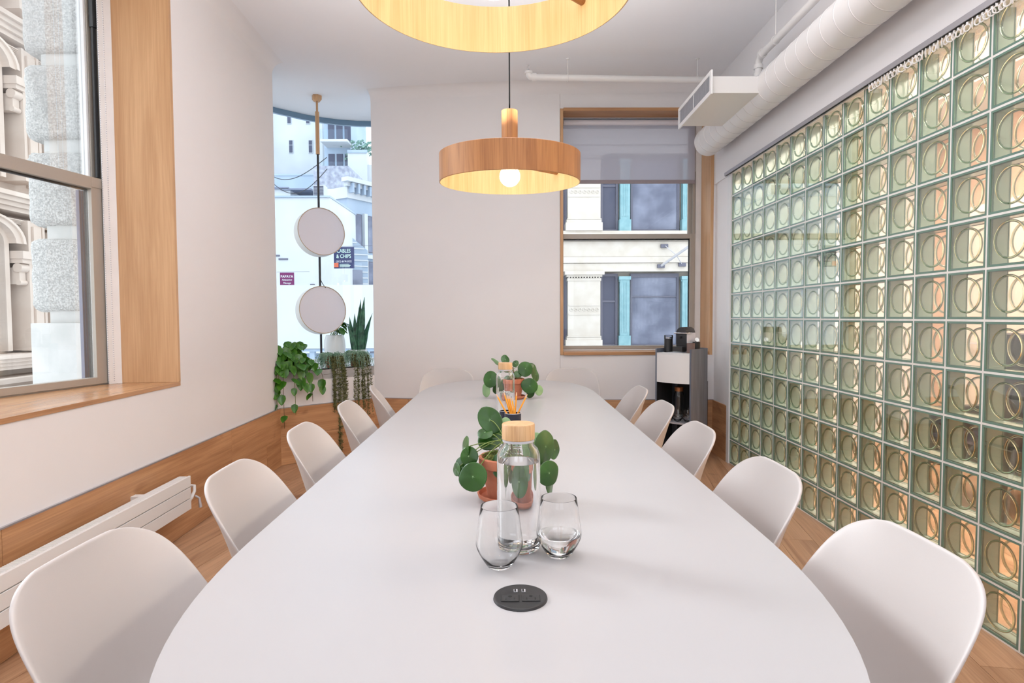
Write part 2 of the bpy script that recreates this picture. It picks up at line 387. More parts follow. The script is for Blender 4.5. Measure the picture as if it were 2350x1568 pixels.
# far wall, right of the niche, with window opening
b = B()
def fary(x):
    for (x0, y0), (x1, y1) in zip(FAR, FAR[1:]):
        if x <= x1: return y0 + (y1 - y0) * (x - x0) / (x1 - x0)
    return FAR[-1][1]
b.prism(FAR[:5] + [(.49, 5.8), (-.72, 6.0), (-.9, 5.72)], 0, ZC)
FW = (.492, 1.868, .893, 3.11)
b.prism([(FW[0], fary(FW[0])), (2.0, fary(1.88)), (2.0, 5.8), (FW[0], 5.8)], 0, FW[2])
b.prism([(FW[0], fary(FW[0])), (2.0, fary(1.88)), (2.0, 5.8), (FW[0], 5.8)], FW[3], ZC)
b.prism([(FW[1], fary(FW[1])), (2.0, fary(1.88)), (2.0, 5.8), (FW[1], 5.8)], FW[2], FW[3])
wall_far = struct('wall_far', b, 'paint', smooth=.35)
# right wall: beam above the glass blocks, short pier beyond them, solid wall behind the photographer
GX = 1.88; GY = 4.964; GP = .2032; GZ0 = 1.2222 - 6 * GP; NC = 18
b = B(); b.box(1.868, 2.02, -2.4, 5.38, GZ0 + 12 * GP - .02, ZC)
b.prism([(1.886, 5.38), (1.876, GY + .012), (2.02, GY + .012), (2.02, 5.38)], 0, GZ0 + 12 * GP)
b.box(1.868, 2.02, -2.4, GY - NC * GP, 0, GZ0 + 12 * GP)
wall_right = struct('wall_right', b, 'paint')
b = B(); b.box(1.868, 1.90, GY - .002, GY + .075, 0, GZ0 + 12 * GP - .02)
struct('trim_2', b, 'casing')
# coves: soft corners between walls and ceiling
def cove(name, pts, r=.09):
    q = B(); rows = []
    for k, (x, y) in enumerate(pts):
        a = Vector(pts[max(k - 1, 0)]); c = Vector(pts[min(k + 1, len(pts) - 1)]); d = (c - a).normalized(); nrm = Vector((d.y, -d.x))
        row = [q.bm.verts.new((x + nrm.x * (-.004), y + nrm.y * (-.004), ZC + .004))]
        for i in range(7):
            t = PI / 2 * i / 6; dd = r - r * math.cos(PI / 2 - t) if False else r * (1 - math.sin(t)); dz = r * (1 - math.cos(t))
            row.append(q.bm.verts.new((x + nrm.x * dz, y + nrm.y * dz, ZC - dd)))
        rows.append(row)
    for A, C in zip(rows, rows[1:]):
        for j in range(len(A)): q.bm.faces.new((A[j], A[(j + 1) % 8], C[(j + 1) % 8], C[j]))
    return struct(name, q, 'paint', smooth=.5)
cove('trim_3', FAR[:])
cove('trim_4', [(lwx(-2.3), -2.3), (lwx(1), 1), CL])

# wainscot planks
def wainscot(owner, p0, p1, inset_n, rows=2, lens=(1.75,), start=0.0, th=.012, mi='oak'):
    d = Vector(p1) - Vector(p0); L = d.length; u = d / L; w = Vector(inset_n)
    for r_ in range(rows):
        a = -start - (.62 * r_); k = 0
        z0 = .002 + r_ * (ZW - .004) / rows; z1 = z0 + (ZW - .004) / rows - .0015
        while a < L:
            ln = lens[k % len(lens)]; k += 1
            s0, s1 = max(a, 0) + .0008, min(a + ln, L) - .0008
            if s1 - s0 > .02:
                q = B(); q.box(-(s1 - s0) / 2, (s1 - s0) / 2, 0, th, -(z1 - z0) / 2, (z1 - z0) / 2)
                o = q.obj('wood_panel', mi, owner, bevel=.0007)
                c = Vector(p0) + u * (s0 + s1) / 2
                X = Vector((u.x, u.y, 0)); Yv = Vector((w.x, w.y, 0))
                sgn = X.cross(Yv).z
                if sgn < 0: X = -X
                o.matrix_local = Matrix(((X.x, Yv.x, 0, c.x), (X.y, Yv.y, 0, c.y), (0, 0, 1, (z0 + z1) / 2), (0, 0, 0, 1)))
            a += ln
wn = Vector((1, .023)).normalized()
wainscot(wall_left, (lwx(-2.2), -2.2), CL, wn, lens=(1.9,), start=.74)
wainscot(wall_niche, CL, CR, (-nn.x, -nn.y), lens=(2.2,))
for (a, c) in zip(FAR, FAR[1:]):
    d = (Vector(c) - Vector(a)).normalized(); wainscot(wall_far, a, c, (d.y, -d.x), lens=(2.4,))
wainscot(wall_right, (1.886, 5.375), (1.876, GY + .05), (-1, 0), lens=(2.4,))
# slim metal bead on top of the wainscot
q = B()
_segs = [((lwx(-2.2), -2.2), CL), (CL, CR)] + list(zip(FAR, FAR[1:]))
for a, c in _segs:
    a = Vector(a); c = Vector(c); dd = (c - a).normalized(); o2 = Vector((dd.y, -dd.x)) * .013
    q.prism([tuple(a), tuple(c), tuple(c + o2), tuple(a + o2)], ZW - .003, ZW + .004)
struct('trim_5', q, 'alug')

# ---------------------------------------------------------------- glass block wall
b = B(); J = .009; D = .080
for r_ in range(13):
    z = GZ0 + r_ * GP; b.box(GX, GX + D, GY - NC * GP, GY, z - J / 2, z + J / 2)
for c in range(NC + 1):
    y = GY - c * GP
    for r_ in range(12): b.box(GX + .0004, GX + D - .0004, y - J / 2, y + J / 2, GZ0 + r_ * GP + J / 2, GZ0 + (r_ + 1) * GP - J / 2)
gwall = struct('wall_glass_block', b, 'mortar')
# one block, local: x depth 0..D, centred in y and z; a hollow body of two panes, four sides, a green fused rim and two rings
h = GP / 2 - J / 2; b = B()
def frame(x0, x1, ho, hi, mi):
    b.box(x0, x1, -ho, ho, -ho, -hi, mi); b.box(x0, x1, -ho, ho, hi, ho, mi)
    b.box(x0, x1, -ho, -hi, -hi, hi, mi); b.box(x0, x1, hi, ho, -hi, hi, mi)
frame(.001, D - .001, h - .0002, h - .007, 1)        # pale green side walls seen through the face
frame(.0005, .004, h - .0001, h - .0085, 2)           # dark fused edge on both faces
frame(D - .004, D - .0005, h - .0001, h - .0085, 2)
frame(.010, .0125, h - .0071, h - .0105, 2)
b.box(.002, .0035, -h + .007, h - .007, -h + .007, h - .007, 0)
b.box(D - .0035, D - .002, -h + .007, h - .007, -h + .007, h - .007, 0)
b.torus((.0075, 0, 0), .069, .0048, 'x', 40, 8, 3)
b.torus((D - .0075, 0, 0), .069, .0048, 'x', 40, 8, 3)
gb = b.mesh('glass_block', ['gb_pane', 'gb_side', 'gb_edge', 'gb_ring'])
for f in gb.polygons: f.use_smooth = f.material_index == 3
for c in range(NC):
    for r_ in range(12):
        o = bpy.data.objects.new('glass_block', gb); link(o, gwall)
        o.location = (GX - .001, GY - (c + .5) * GP, GZ0 + (r_ + .5) * GP)
# track and gliders
trk = thing('curtain_track', 'long grey metal track fixed under the beam along the top of the glass blocks', 'curtain track', (1.862, 3.2, GZ0 + 12 * GP))
b = B(); b.box(-.022, .006, -3.2, 1.84, -.022, .004); b.obj('rail', 'alug', trk)
b = B(); b.box(-.016, -.010, -3.2, 1.835, -.026, -.0221); b.obj('groove', 'dark', trk)
b = B(); b.torus((0, 0, -.013), .013, .0028, 'x', 16, 6); b.box(-.002, .002, -.004, .004, 0, .012)
gl = b.mesh('glider', ['white'], 1)
y = 3.055; 
for k in range(64):
    o = bpy.data.objects.new('glider', gl); link(o, trk); o.location = (-.013, y - 3.2, -.036)
    o.rotation_euler = (R.uniform(-.1, .1), 0, R.uniform(-.9, .9)); y -= R.uniform(.021, .026)

# ---------------------------------------------------------------- window 1 (left)
P1 = Vector((-2.215, 3.27)); du = Vector((-.2, -.98)).normalized(); dn = Vector((-.98, .2)).normalized()
win = bpy.data.objects.new('window_1', None); link(win); win['kind'] = 'structure'
S1 = 2.52
def wb(name, parts, m, parent=win, bevel=.0015):
    q = B()
    for a0, a1, n0, n1, z0, z1 in parts: q.obox(P1, du, dn, a0, a1, n0, n1, z0, z1)
    return q.obj(name, m, parent, bevel=bevel)
b = B(); b.prism([(-2.19, 3.375), (-2.157, 3.347), (-2.193, 3.293), (-2.206, 3.305), (-2.23, 3.36)], .8825, WZ1); b.obj('casing', 'casing', win)
wb('casing', [(S1, S1 + .06, -.02, .02, .8825, WZ1)], 'casing')
fr = wb('window_frame', [(-.14, -.085, .0, .15, .87, WZ1), (-.085, -.036, .062, .069, .888, 3.14), (-.085, -.070, .022, .030, .888, 3.14), (S1 - .01, S1 + .03, .022, .15, .87, WZ1), (-.085, S1, .012, .15, .86, .888), (-.085, S1, .012, .15, 3.14, WZ1)], 'alu')
wb('sash_balance', [(-.066, -.046, .036, .05, 2.02, 2.83)], 'black', fr)
wb('sash_balance', [(-.070, -.042, .030, .056, 2.83, 3.13)], 'black', fr)
ls = wb('lower_sash', [(-.033, .031, 0, .045, .889, 2.0), (S1 - .06, S1 - .012, 0, .045, .889, 2.0), (.031, S1 - .06, 0, .045, .889, .925), (.031, S1 - .06, -.004, .045, 1.942, 2.004), (-.033, .031, -.004, 0, 1.95, 2.004)], 'alu')
wb('pane', [(.031, S1 - .06, .020, .026, .925, 1.942)], 'wglass', ls, 0)
wb('gasket', [(.0312, .034, .028, .044, .925, 1.942), (.031, S1 - .06, .028, .044, 1.932, 1.9418)], 'dark', ls, 0)
us = wb('upper_sash', [(-.069, -.024, .072, .112, 1.96, 3.139), (S1 - .06, S1 - .012, .072, .112, 1.96, 3.139), (-.024, S1 - .06, .072, .112, 1.96, 2.0), (-.024, S1 - .06, .072, .112, 3.10, 3.139)], 'casing')
wb('pane', [(-.024, S1 - .06, .09, .096, 2.0, 3.10)], 'wglass', us, 0)
sg = M['slate_blue'] = mat('slate_blue_metal', (.17, .19, .26), .35, .2)
wb('storm_frame', [(-.07, -.015, .128, .150, .889, 1.95)], 'slate_blue', fr)
# bead chain of the left shade
ch = thing('shade_chain', 'white bead chain loop hanging on the white casing of the left window', 'bead chain', (-2.163, 3.29, 0))
q = B()
for dx in (0, .030):
    q.tube([(dx * -.35, -dx, .90), (dx * -.35, -dx, 3.163)], .0013, 5)
q.obj('cord', 'white', ch)
q = B(); bead = B().ball((0, 0, 0), .0024, 6).mesh('bead', 'white', 1)
st = B()
for dx in (0, .030):
    for k in range(188):
        st.box(dx * -.35 - .0022, dx * -.35 + .0022, -dx - .0022, -dx + .0022, .90 + k * .012, .90 + k * .012 + .0045)
o = st.obj('beads', 'silver', ch); o['kind'] = 'stuff'
# oak liner of the left window: sill board and reveal board
lin = thing('window_liner', 'oak boards lining the reveal and sill of the large left window', 'window liner')
q = B(); q.prism([(lwx(WY0) + .004, WY0), (lwx(3.412) + .004, 3.412), (-2.19, 3.412), (-2.17, 3.345), (P1.x, P1.y), tuple(P1 + du * 2.56)], .8605, .882)
q.obj('sill_board', 'oaky', lin, bevel=.001)
q = B(); q.prism([(lwx(3.39) + .004, 3.392), (lwx(3.41) + .004, 3.414), (-2.195, 3.42), (-2.16, 3.348)], .8825, WZ1 - .002)
q.obj('reveal_board', 'oakz', lin, bevel=.001)
q = B(); q.prism([(lwx(WY0) + .004, WY0), (lwx(3.39) + .004, 3.39), (-2.16, 3.348), tuple(P1 + du * 2.56)], WZ1 - .022, WZ1 - .002)
q.obj('head_board', 'oaky', lin)

# ---------------------------------------------------------------- window 2 (far)
win2 = bpy.data.objects.new('window_2', None); link(win2); win2['kind'] = 'structure'
x0, x1, z0, z1 = FW; yf = fary(1.2); yo = 5.66
lin = thing('window_liner', 'oak frame lining the far window beside the coffee cabinet', 'window liner')
for nm, a, m in [('side_board', (x0 + .0005, x0 + .027, fary(x0) - .006, yo, z0 + .0005, z1 - .0005), 'oakz'), ('side_board', (x1 - .027, x1 - .0005, fary(x1) - .006, yo, z0 + .0005, z1 - .0005), 'oakz'),
                 ('head_board', (x0 + .0275, x1 - .0275, yf - .010, yo, z1 - .029, z1 - .0005), 'oakx'), ('sill_board', (x0 + .0275, x1 - .0275, yf - .010, yo, z0 + .0005, z0 + .028), 'oakx')]:
    q = B(); q.box(*a); q.obj(nm, m, lin, bevel=.001)
ax0, ax1, az0, az1 = x0 + .0275, x1 - .0275, z0 + .0285, z1 - .0295
def fb(name, boxes, m, parent=win2, bevel=.0012):
    q = B()
    for bx in boxes: q.box(*bx)
    return q.obj(name, m, parent, bevel=bevel)
fr = fb('window_frame', [(ax0, ax0 + .012, 5.605, 5.72, az0, az1), (ax1 - .055, ax1, 5.63, 5.72, az0, az1), (ax0 + .012, ax1 - .055, 5.63, 5.72, az0, az0 + .016), (ax0 + .012, ax1 - .055, 5.63, 5.72, az1 - .02, az1)], 'casing')
fb('track', [(ax1 - .078, ax1 - .056, 5.632, 5.638, az0, az1), (ax1 - .075, ax1 - .056, 5.67, 5.68, az0, az1)], 'alu', fr)
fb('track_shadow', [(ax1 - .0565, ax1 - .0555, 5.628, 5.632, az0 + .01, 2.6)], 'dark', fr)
ls = fb('lower_sash', [(ax0 + .013, ax0 + .022, 5.628, 5.665, az0 + .017, 2.02), (ax1 - .105, ax1 - .057, 5.622, 5.665, az0 + .017, 2.02), (ax0 + .022, ax1 - .105, 5.622, 5.665, az0 + .017, az0 + .045), (ax0 + .022, ax1 - .105, 5.622, 5.665, 1.975, 2.02)], 'alu')
fb('gasket', [(ax0 + .023, ax1 - .105, 5.645, 5.66, 1.962, 1.974), (ax1 - .112, ax1 - .1055, 5.645, 5.66, az0 + .045, 1.974)], 'dark', ls, 0)
fb('pane', [(ax0 + .022, ax1 - .105, 5.640, 5.644, az0 + .045, 1.975)], 'wglass', ls, 0)
us = fb('upper_sash', [(ax0 + .013, ax0 + .022, 5.67, 5.705, 1.99, az1 - .021), (ax1 - .11, ax1 - .057, 5.682, 5.705, 1.99, az1 - .021), (ax0 + .022, ax1 - .11, 5.67, 5.705, az1 - .06, az1 - .021)], 'alu')
fb('pane', [(ax0 + .022, ax1 - .11, 5.69, 5.694, 1.99, az1 - .06)], 'wglass', us, 0)
rs = thing('roller_shade', 'grey sheer roller shade pulled partway down the far window', 'roller shade', (0, 5.61, 0))
fb('headrail', [(ax0 + .003, ax1 - .02, -.045, .012, az1 - .006, az1)], 'silver', rs)
q = B(); q.lathe([(.0, 0), (.026, 0), (.026, ax1 - ax0 - .07), (0, ax1 - ax0 - .07)], (ax0 + .02, -.014, az1 - .038), 20, 0, 'x'); q.obj('roller_tube', 'lampface', rs, 1)
fb('fabric', [(ax0 + .012, ax1 - .072, -.0095, -.0085, 2.515, az1 - .03)], 'shade', rs, 0)
fb('hem_bar', [(ax0 + .010, ax1 - .070, -.015, -.003, 2.482, 2.516)], 'hem', rs)

# ---------------------------------------------------------------- bay glass
win3 = bpy.data.objects.new('window_3', None); link(win3); win3['kind'] = 'structure'
def ribbon(name, pts, z0, z1, th, m, parent):
    q = B(); v = []
    for k, p in enumerate(pts):
        a = Vector(pts[max(k - 1, 0)]); c = Vector(pts[min(k + 1, len(pts) - 1)]); d = (c - a).normalized(); nr = Vector((-d.y, d.x))
        p = Vector(p); o2 = p + nr * th
        v.append([q.bm.verts.new((p.x, p.y, z0)), q.bm.verts.new((p.x, p.y, z1)), q.bm.verts.new((o2.x, o2.y, z1)), q.bm.verts.new((o2.x, o2.y, z0))])
    for A, C in zip(v, v[1:]):
        for j in range(4): q.bm.faces.new((A[j], A[(j + 1) % 4], C[(j + 1) % 4], C[j]))
    q.bm.faces.new(v[0]); q.bm.faces.new(v[-1][::-1])
    return q.obj(name, m, parent, smooth=.6)
M['bayframe'] = mat('blue_grey_bay_frame', (.16, .26, .36), .4)
ribbon('window_frame', ARC, 3.275, ZC - .001, .03, 'bayframe', win3)
ribbon('window_frame', ARC, .786, .81, .03, 'casing', win3)
ribbon('pane', ARC, .811, 3.274, .006, 'bayglass', win3)

# ---------------------------------------------------------------- table
TZ = .74
def tcurve(nq=26):
    a, bb, n_ = .588, .92, 2.65; y0, y1 = .50, 4.77; pts = []
    for k in range(nq + 1):
        t = PI / 2 * k / nq; x = a * abs(math.cos(t)) ** (2 / n_); y = bb * abs(math.sin(t)) ** (2 / n_); pts.append((x, y))
    full = [(x, y1 - bb + y) for x, y in pts] + [(-x, y1 - bb + y) for x, y in pts[::-1][1:]]
    full += [(-x, y0 + bb - y) for x, y in pts] + [(x, y0 + bb - y) for x, y in pts[::-1][1:]]
    return full
tb = thing('conference_table', 'long white conference table with rounded ends in the middle of the room', 'table', (.004, 2.635, 0))
pts = [(x, y - 2.635) for x, y in tcurve()]
q = B()
def loop(sc, z): return [q.bm.verts.new((x - (x / math.hypot(x, y)) * sc * 1.0, y - (y / math.hypot(x, y)) * sc, z)) for x, y in pts]
L = [loop(.05, TZ - .030), loop(.006, TZ - .014), loop(0, TZ - .008), loop(.0008, TZ - .002), loop(.0028, TZ)]
for A, C in zip(L, L[1:]):
    for k in range(len(A)): q.bm.faces.new((A[k], A[(k + 1) % len(A)], C[(k + 1) % len(A)], C[k]))
q.bm.faces.new(L[0][::-1]); q.bm.faces.new(L[-1])
q.obj('tabletop', 'table', tb, smooth=.5)
for yy in (-1.1, 1.1):
    q = B(); q.lathe([(0, .0), (.27, .0), (.27, .008), (.05, .02), (.045, .03), (.045, .69), (.17, .705), (.17, .7095), (0, .7095)], (0, yy, 0), 32); q.obj('pedestal', 'white', tb, smooth=.5)

# power outlet set into the table
ou = thing('table_power_outlet', 'round black power outlet with two sockets set in the tabletop', 'power outlet', (.023, 1.046, TZ + .0002))
q = B(); q.lathe([(0, .0035), (.042, .0038), (.0455, .0045), (.0475, .004), (.0485, .0015), (.0488, 0), (0, 0)], seg=48); q.obj('cover_ring', 'black', ou, smooth=.6)
for sx in (-1, 1):
    q = B(); q.box(sx * .0185 - .0165, sx * .0185 + .0165, -.020, .004, .0036, .0044); q.obj('socket_recess', 'dark', ou)
    q = B(); q.box(-.0155, .0155, -.011, .011, 0, .0012); s_ = q.obj('socket', 'black', ou, bevel=.0006, loc=(sx * .0185, -.008, .0042))
    q = B(); q.box(-.0085, -.0065, -.007, -.0005, .0011, .0016); q.box(.0065, .0085, -.007, -.0005, .0011, .0016); q.lathe([(0, .0011), (.0032, .0011), (.0032, .0016), (0, .0016)], (0, .0055, 0), 12); q.obj('slot', 'dark', s_)
    q = B(); q.box(-.0035, .0035, -.0055, .0055, 0, .0008); s_ = q.obj('usb_port', 'silver', ou, loc=(sx * .0072 - .001, .021, .0042))
    q = B(); q.box(-.0024, .0008, -.0045, .0045, .0007, .0012); q.obj('slot', 'dark', s_)

# ---------------------------------------------------------------- chairs
def chair_shell():
    cen = [(.222, .405), (.212, .425), (.185, .437), (.12, .440), (.04, .434), (-.05, .430), (-.12, .436), (-.165, .455), (-.192, .490), (-.207, .535), (-.219, .585), (-.231, .635), (-.243, .685), (-.254, .728), (-.262, .760), (-.267, .782), (-.270, .797), (-.271, .806)]
    edg = [(.150, .205, .405), (.192, .195, .425), (.214, .170, .440), (.228, .105, .455), (.234, .045, .468), (.236, .0, .485), (.236, -.035, .508), (.235, -.065, .538), (.234, -.092, .572), (.233, -.117, .608), (.231, -.142, .645), (.228, -.166, .681), (.222, -.190, .715), (.212, -.213, .744), (.196, -.233, .767), (.172, -.250, .784), (.140, -.262, .797), (.10, -.269, .805)]
    q = B(); NU = 16; rows = []
    for (y, z), (ex, ey, ez) in zip(cen, edg):
        row = []
        for i in range(NU + 1):
            u = -1 + 2 * i / NU; a = abs(u) ** 2.4
            row.append(q.bm.verts.new((ex * u, y + (ey - y) * a, z + (ez - z) * a)))
        rows.append(row)
    for A, C in zip(rows, rows[1:]):
        for i in range(NU): q.bm.faces.new((A[i], A[i + 1], C[i + 1], C[i]))
    return q.mesh('seat_shell', 'chair', 2)
ch0 = thing('side_chair', 'x', 'chair', group='white shell chairs around the table')
sh = bpy.data.objects.new('seat_shell', chair_shell()); link(sh, ch0)
md = sh.modifiers.new('thick', 'SOLIDIFY'); md.thickness = .010; md.offset = 0
md = sh.modifiers.new('sub', 'SUBSURF'); md.levels = 1; md.render_levels = 2
for sx in (-1, 1):
    for sy in (-1, 1):
        q = B(); q.tube([(sx * .13, sy * .11, .422), (sx * .16, sy * .15, .36), (sx * .215, sy * (.205 if sy > 0 else .225), 0.0)], [.013, .013, .009], 10); q.obj('leg', 'chair', ch0, smooth=.8)
q = B(); q.box(-.14, .14, -.12, .12, .408, .418); q.obj('seat_frame', 'chair', ch0, bevel=.003)
spots = [(0.552, 1.145, 90, 'white shell chair at the near end of the glass block side'), (0.538, 1.735, 90, 'second white shell chair along the glass block side, counted from the near end'),
         (0.530, 2.375, 90, 'middle white shell chair along the glass block side'), (0.552, 3.010, 90, 'white shell chair on the glass block side, second from the coffee cabinet'),
         (0.580, 3.670, 90, 'white shell chair on the glass block side nearest the coffee cabinet'),
         (-0.560, 1.130, -90, 'white shell chair at the near end of the radiator side'), (-0.562, 1.755, -88, 'white shell chair in front of the radiator valve, second along the radiator side'),
         (-0.585, 2.420, -88, 'middle white shell chair of the radiator side, before the oak wainscot corner'), (-0.582, 3.090, -87, 'white shell chair in front of the long trailing plant'),
         (-0.600, 3.820, -78, 'white shell chair on the plant niche side nearest the far wall'),
         (-0.485, 4.740, 182, 'white shell chair at the far end of the table, nearer the plant niche'), (0.525, 4.760, 174, 'white shell chair at the far end of the table, nearer the far window')]
for k, (x, y, r_, lab) in enumerate(spots):
    if k == 0: ch0.location = (x, y, 0); ch0.rotation_euler = (0, 0, math.radians(r_)); ch0['label'] = lab
    else: copy_tree(ch0, None, (x, y, 0), math.radians(r_), lab)

# ---------------------------------------------------------------- bottles, glasses, cups, pencils
def shell(prof_o, prof_i, m, parent, name, seg=56, loc=None):
    q = B(); q.lathe(prof_o + prof_i[::-1], seg=seg); return q.obj(name, m, parent, smooth=1.2, loc=loc)
def bottle(label, loc, fill):
    t = thing('water_bottle', label, 'bottle', loc, group='glass water bottles with bamboo lids')
    po = [(0, .0005), (.034, .0005), (.0415, .003), (.0442, .010), (.0445, .03), (.0445, .195), (.0438, .208), (.040, .220), (.034, .229), (.0325, .234), (.0325, .252)]
    pi_ = [(0, .009), (.030, .0095), (.038, .013), (.0418, .020), (.0421, .03), (.0421, .194), (.0413, .207), (.0375, .218), (.0315, .227), (.030, .234), (.030, .252)]
    wf_ = lambda pr: [(r * (1.055 if r > .036 else 1.0), z) for r, z in pr]
    shell(wf_(po), wf_(pi_), 'cleargl', t, 'glass_body')
    q = B(); q.lathe(wf_([(0, .0098), (.029, .0102), (.0375, .0142), (.0415, .021), (.0419, .03), (.0419, fill), (0, fill)]), seg=56); q.obj('water', 'water', t, smooth=.9)
    q = B(); q.lathe([(0, .241), (.0345, .241), (.0357, .2422), (.0357, .2725), (.0345, .2745), (0, .2745)], seg=48); q.obj('lid', 'bamboo', t, smooth=.7)
    q = B(); q.lathe([(.0326, .236), (.0345, .236), (.0345, .2409), (.0326, .2409)], seg=40, closed=True); q.obj('seal_ring', 'silver', t, smooth=.7)
    return t
bottle('tall glass water bottle with bamboo lid, nearly full, behind the two tumblers', (.025, 1.278, TZ), .193)
bottle('half full glass water bottle with bamboo lid behind the pencil cup', (-.006, 2.985, TZ), .125)
def tumbler(label, loc, fill):
    t = thing('tumbler', label, 'glass', loc, group='stemless drinking glasses on the table')
    po = [(0, .001), (.022, .0005), (.0248, .002), (.0315, .012), (.0405, .027), (.0462, .039), (.0478, .047), (.0472, .056), (.0442, .080), (.0405, .106), (.0376, .1235), (.0373, .1245)]
    pi_ = [(0, .006), (.0205, .0065), (.0295, .014), (.0390, .029), (.0448, .0405), (.0465, .048), (.0460, .056), (.0430, .080), (.0393, .106), (.0366, .1234), (.0369, .1243)]
    shell(po, pi_, 'tumblergl', t, 'glass_body')
    if fill: q = B(); q.lathe([(0, .0062), (.0203, .0067), (.0293, .0142), (.0388, .0292), (.0446, .0407), (.0462, .047), (0, .047)], seg=56); q.obj('water', 'water', t, smooth=.9)
tumbler('empty stemless glass in front of the near water bottle', (-.016, 1.185, TZ), 0)
tumbler('stemless glass a third full of water, right beside the near water bottle', (.109, 1.237, TZ), .046)
def cup(name, label, loc, r, h, m, cat='cup', group=None):
    t = thing(name, label, cat, loc, group=group)
    q = B(); q.lathe([(0, .001), (r * .96, .001), (r, .004), (r, h), (r - .002, h), (r - .003, .006), (0, .006)], seg=36); q.obj('body', m, t, smooth=.7)
    q = B(); q.torus((0, 0, h), r - .001, .0013, 'z', 36, 6); q.obj('rim', 'silver' if name == 'pencil_cup' else m, t, smooth=2)
    return t
cup('pencil_cup', 'dark navy cup full of yellow pencils in the middle of the table', (.026, 2.49, TZ), .035, .100, 'navy')
cup('pencil_cup', 'empty dark cup half hidden behind the cup of pencils', (-.002, 2.578, TZ), .030, .096, 'navy')
def pencil(tip, foot, label):
    t = thing('pencil', label, 'pencil', foot, group='yellow pencils standing in the navy cup')
    d = Vector(tip) - Vector(foot); L_ = d.length
    t.rotation_mode = 'QUATERNION'; t.rotation_quaternion = Vector((0, 0, 1)).rotation_difference(d)
    q = B(); q.tube([(0, 0, 0), (0, 0, L_ - .02)], .0037, 6); q.obj('barrel', 'pencil', t)
    q = B(); q.tube([(0, 0, L_ - .02), (0, 0, L_ - .005)], [.0036, .0013], 10); q.obj('sharpened_wood', 'pwood', t)
    q = B(); q.tube([(0, 0, L_ - .005), (0, 0, L_)], [.0013, .0003], 8); q.obj('graphite_tip', 'dark', t)
cx, cy = .026, 2.49
for (tx, ty, tz, fx, fy, lab) in [(-.046, 2.475, .926, .050, 2.474, 'outermost pencil leaning to the plant niche side of the cup'), (-.013, 2.487, .934, .041, 2.489, 'second pencil from the plant niche side, tip highest of the leaning bunch'),
        (.000, 2.49, .920, .043, 2.492, 'pencil in the middle of the leaning bunch, tip short'), (.008, 2.505, .917, .046, 2.502, 'shortest looking pencil at the inner side of the leaning bunch'),
        (.020, 2.46, .915, .048, 2.480, 'pencil with its tip in front of the bottle, leaning gently with the bunch'),
        (.043, 2.512, .930, .028, 2.500, 'nearly upright pencil in front of the water bottle'), (.090, 2.507, .921, .002, 2.503, 'pencil leaning alone toward the glass block side')]:
    pencil((tx, ty, tz), (fx, fy, TZ + .0065), lab)

# ---------------------------------------------------------------- pilea plants
def disc_leaf(c, nrm, rad, aspect=1.0, m='leaf', roll=0.0, dish=.10):
    """round peltate leaf: its own mesh, at c, facing nrm"""
    q = B(); seg = 28; rings = []
    c0 = q.bm.verts.new((0, 0, 0))
    for j, f in enumerate((.25, .5, .75, .93, 1.0)):
        ring = []
        for k in range(seg):
            a = 2 * PI * k / seg; z = dish * rad * (f ** 2) * -1.0 + .03 * rad * f * math.sin(3 * a + roll) + .02 * rad * f * math.sin(5 * a)
            ring.append(q.bm.verts.new((rad * f * math.cos(a) * (1 + .04 * math.cos(2 * a)), rad * f * aspect * math.sin(a) * (1 + .05 * math.sin(a)), z)))
        rings.append(ring)
    for k in range(seg): q.bm.faces.new((c0, rings[0][k], rings[0][(k + 1) % seg]))
    for A, C in zip(rings, rings[1:]):
        for k in range(seg): q.bm.faces.new((A[k], C[k], C[(k + 1) % seg], A[(k + 1) % seg]))
    me = q.mesh('leaf', m, 3); o = bpy.data.objects.new('leaf', me)
    rot = Vector((0, 0, 1)).rotation_difference(Vector(nrm).normalized()).to_matrix() @ Matrix.Rotation(roll, 3, 'Z')
    o.matrix_local = Matrix.Translation(c) @ rot.to_4x4()
    md = o.modifiers.new('t', 'SOLIDIFY'); md.thickness = .0012; md.offset = -1
    return o
def vein_dot(parent, rad):
    q = B(); q.ball((0, 0, .0006), .0018, 8, sz=.4)
    for k in range(5):
        a = PI * .5 + k * 1.2566
        q.tube([(0, 0, .0006), (rad * .14 * math.cos(a), rad * .14 * math.sin(a), .0003)], [.0005, .0001], 4)
    q.obj('leaf_centre', 'leafu', parent)
def pot(t, rt, h, m='terra', saucer=True):
    z0 = .006 if saucer else 0
    q = B(); rb = rt * .66; q.lathe([(0, z0), (rb, z0), (rb + .001, z0 + .003), (rt * .905, h * .77), (rt * .985, h * .775), (rt, h * .79), (rt, h - .003), (rt - .003, h), (rt - .008, h - .001), (rt - .010, h * .8), (rt * .85, h * .78), (0, h * .76)], seg=48)
    q.obj('pot', m, t, smooth=.5)
    if saucer:
        q = B(); q.lathe([(0, .0005), (rt * .86, .0005), (rt * 1.02, .010), (rt * 1.06, .020), (rt * 1.00, .0205), (rt * .93, .010), (rt * .8, .0055), (0, .0055)], seg=48); q.obj('saucer', m, t, smooth=.5)
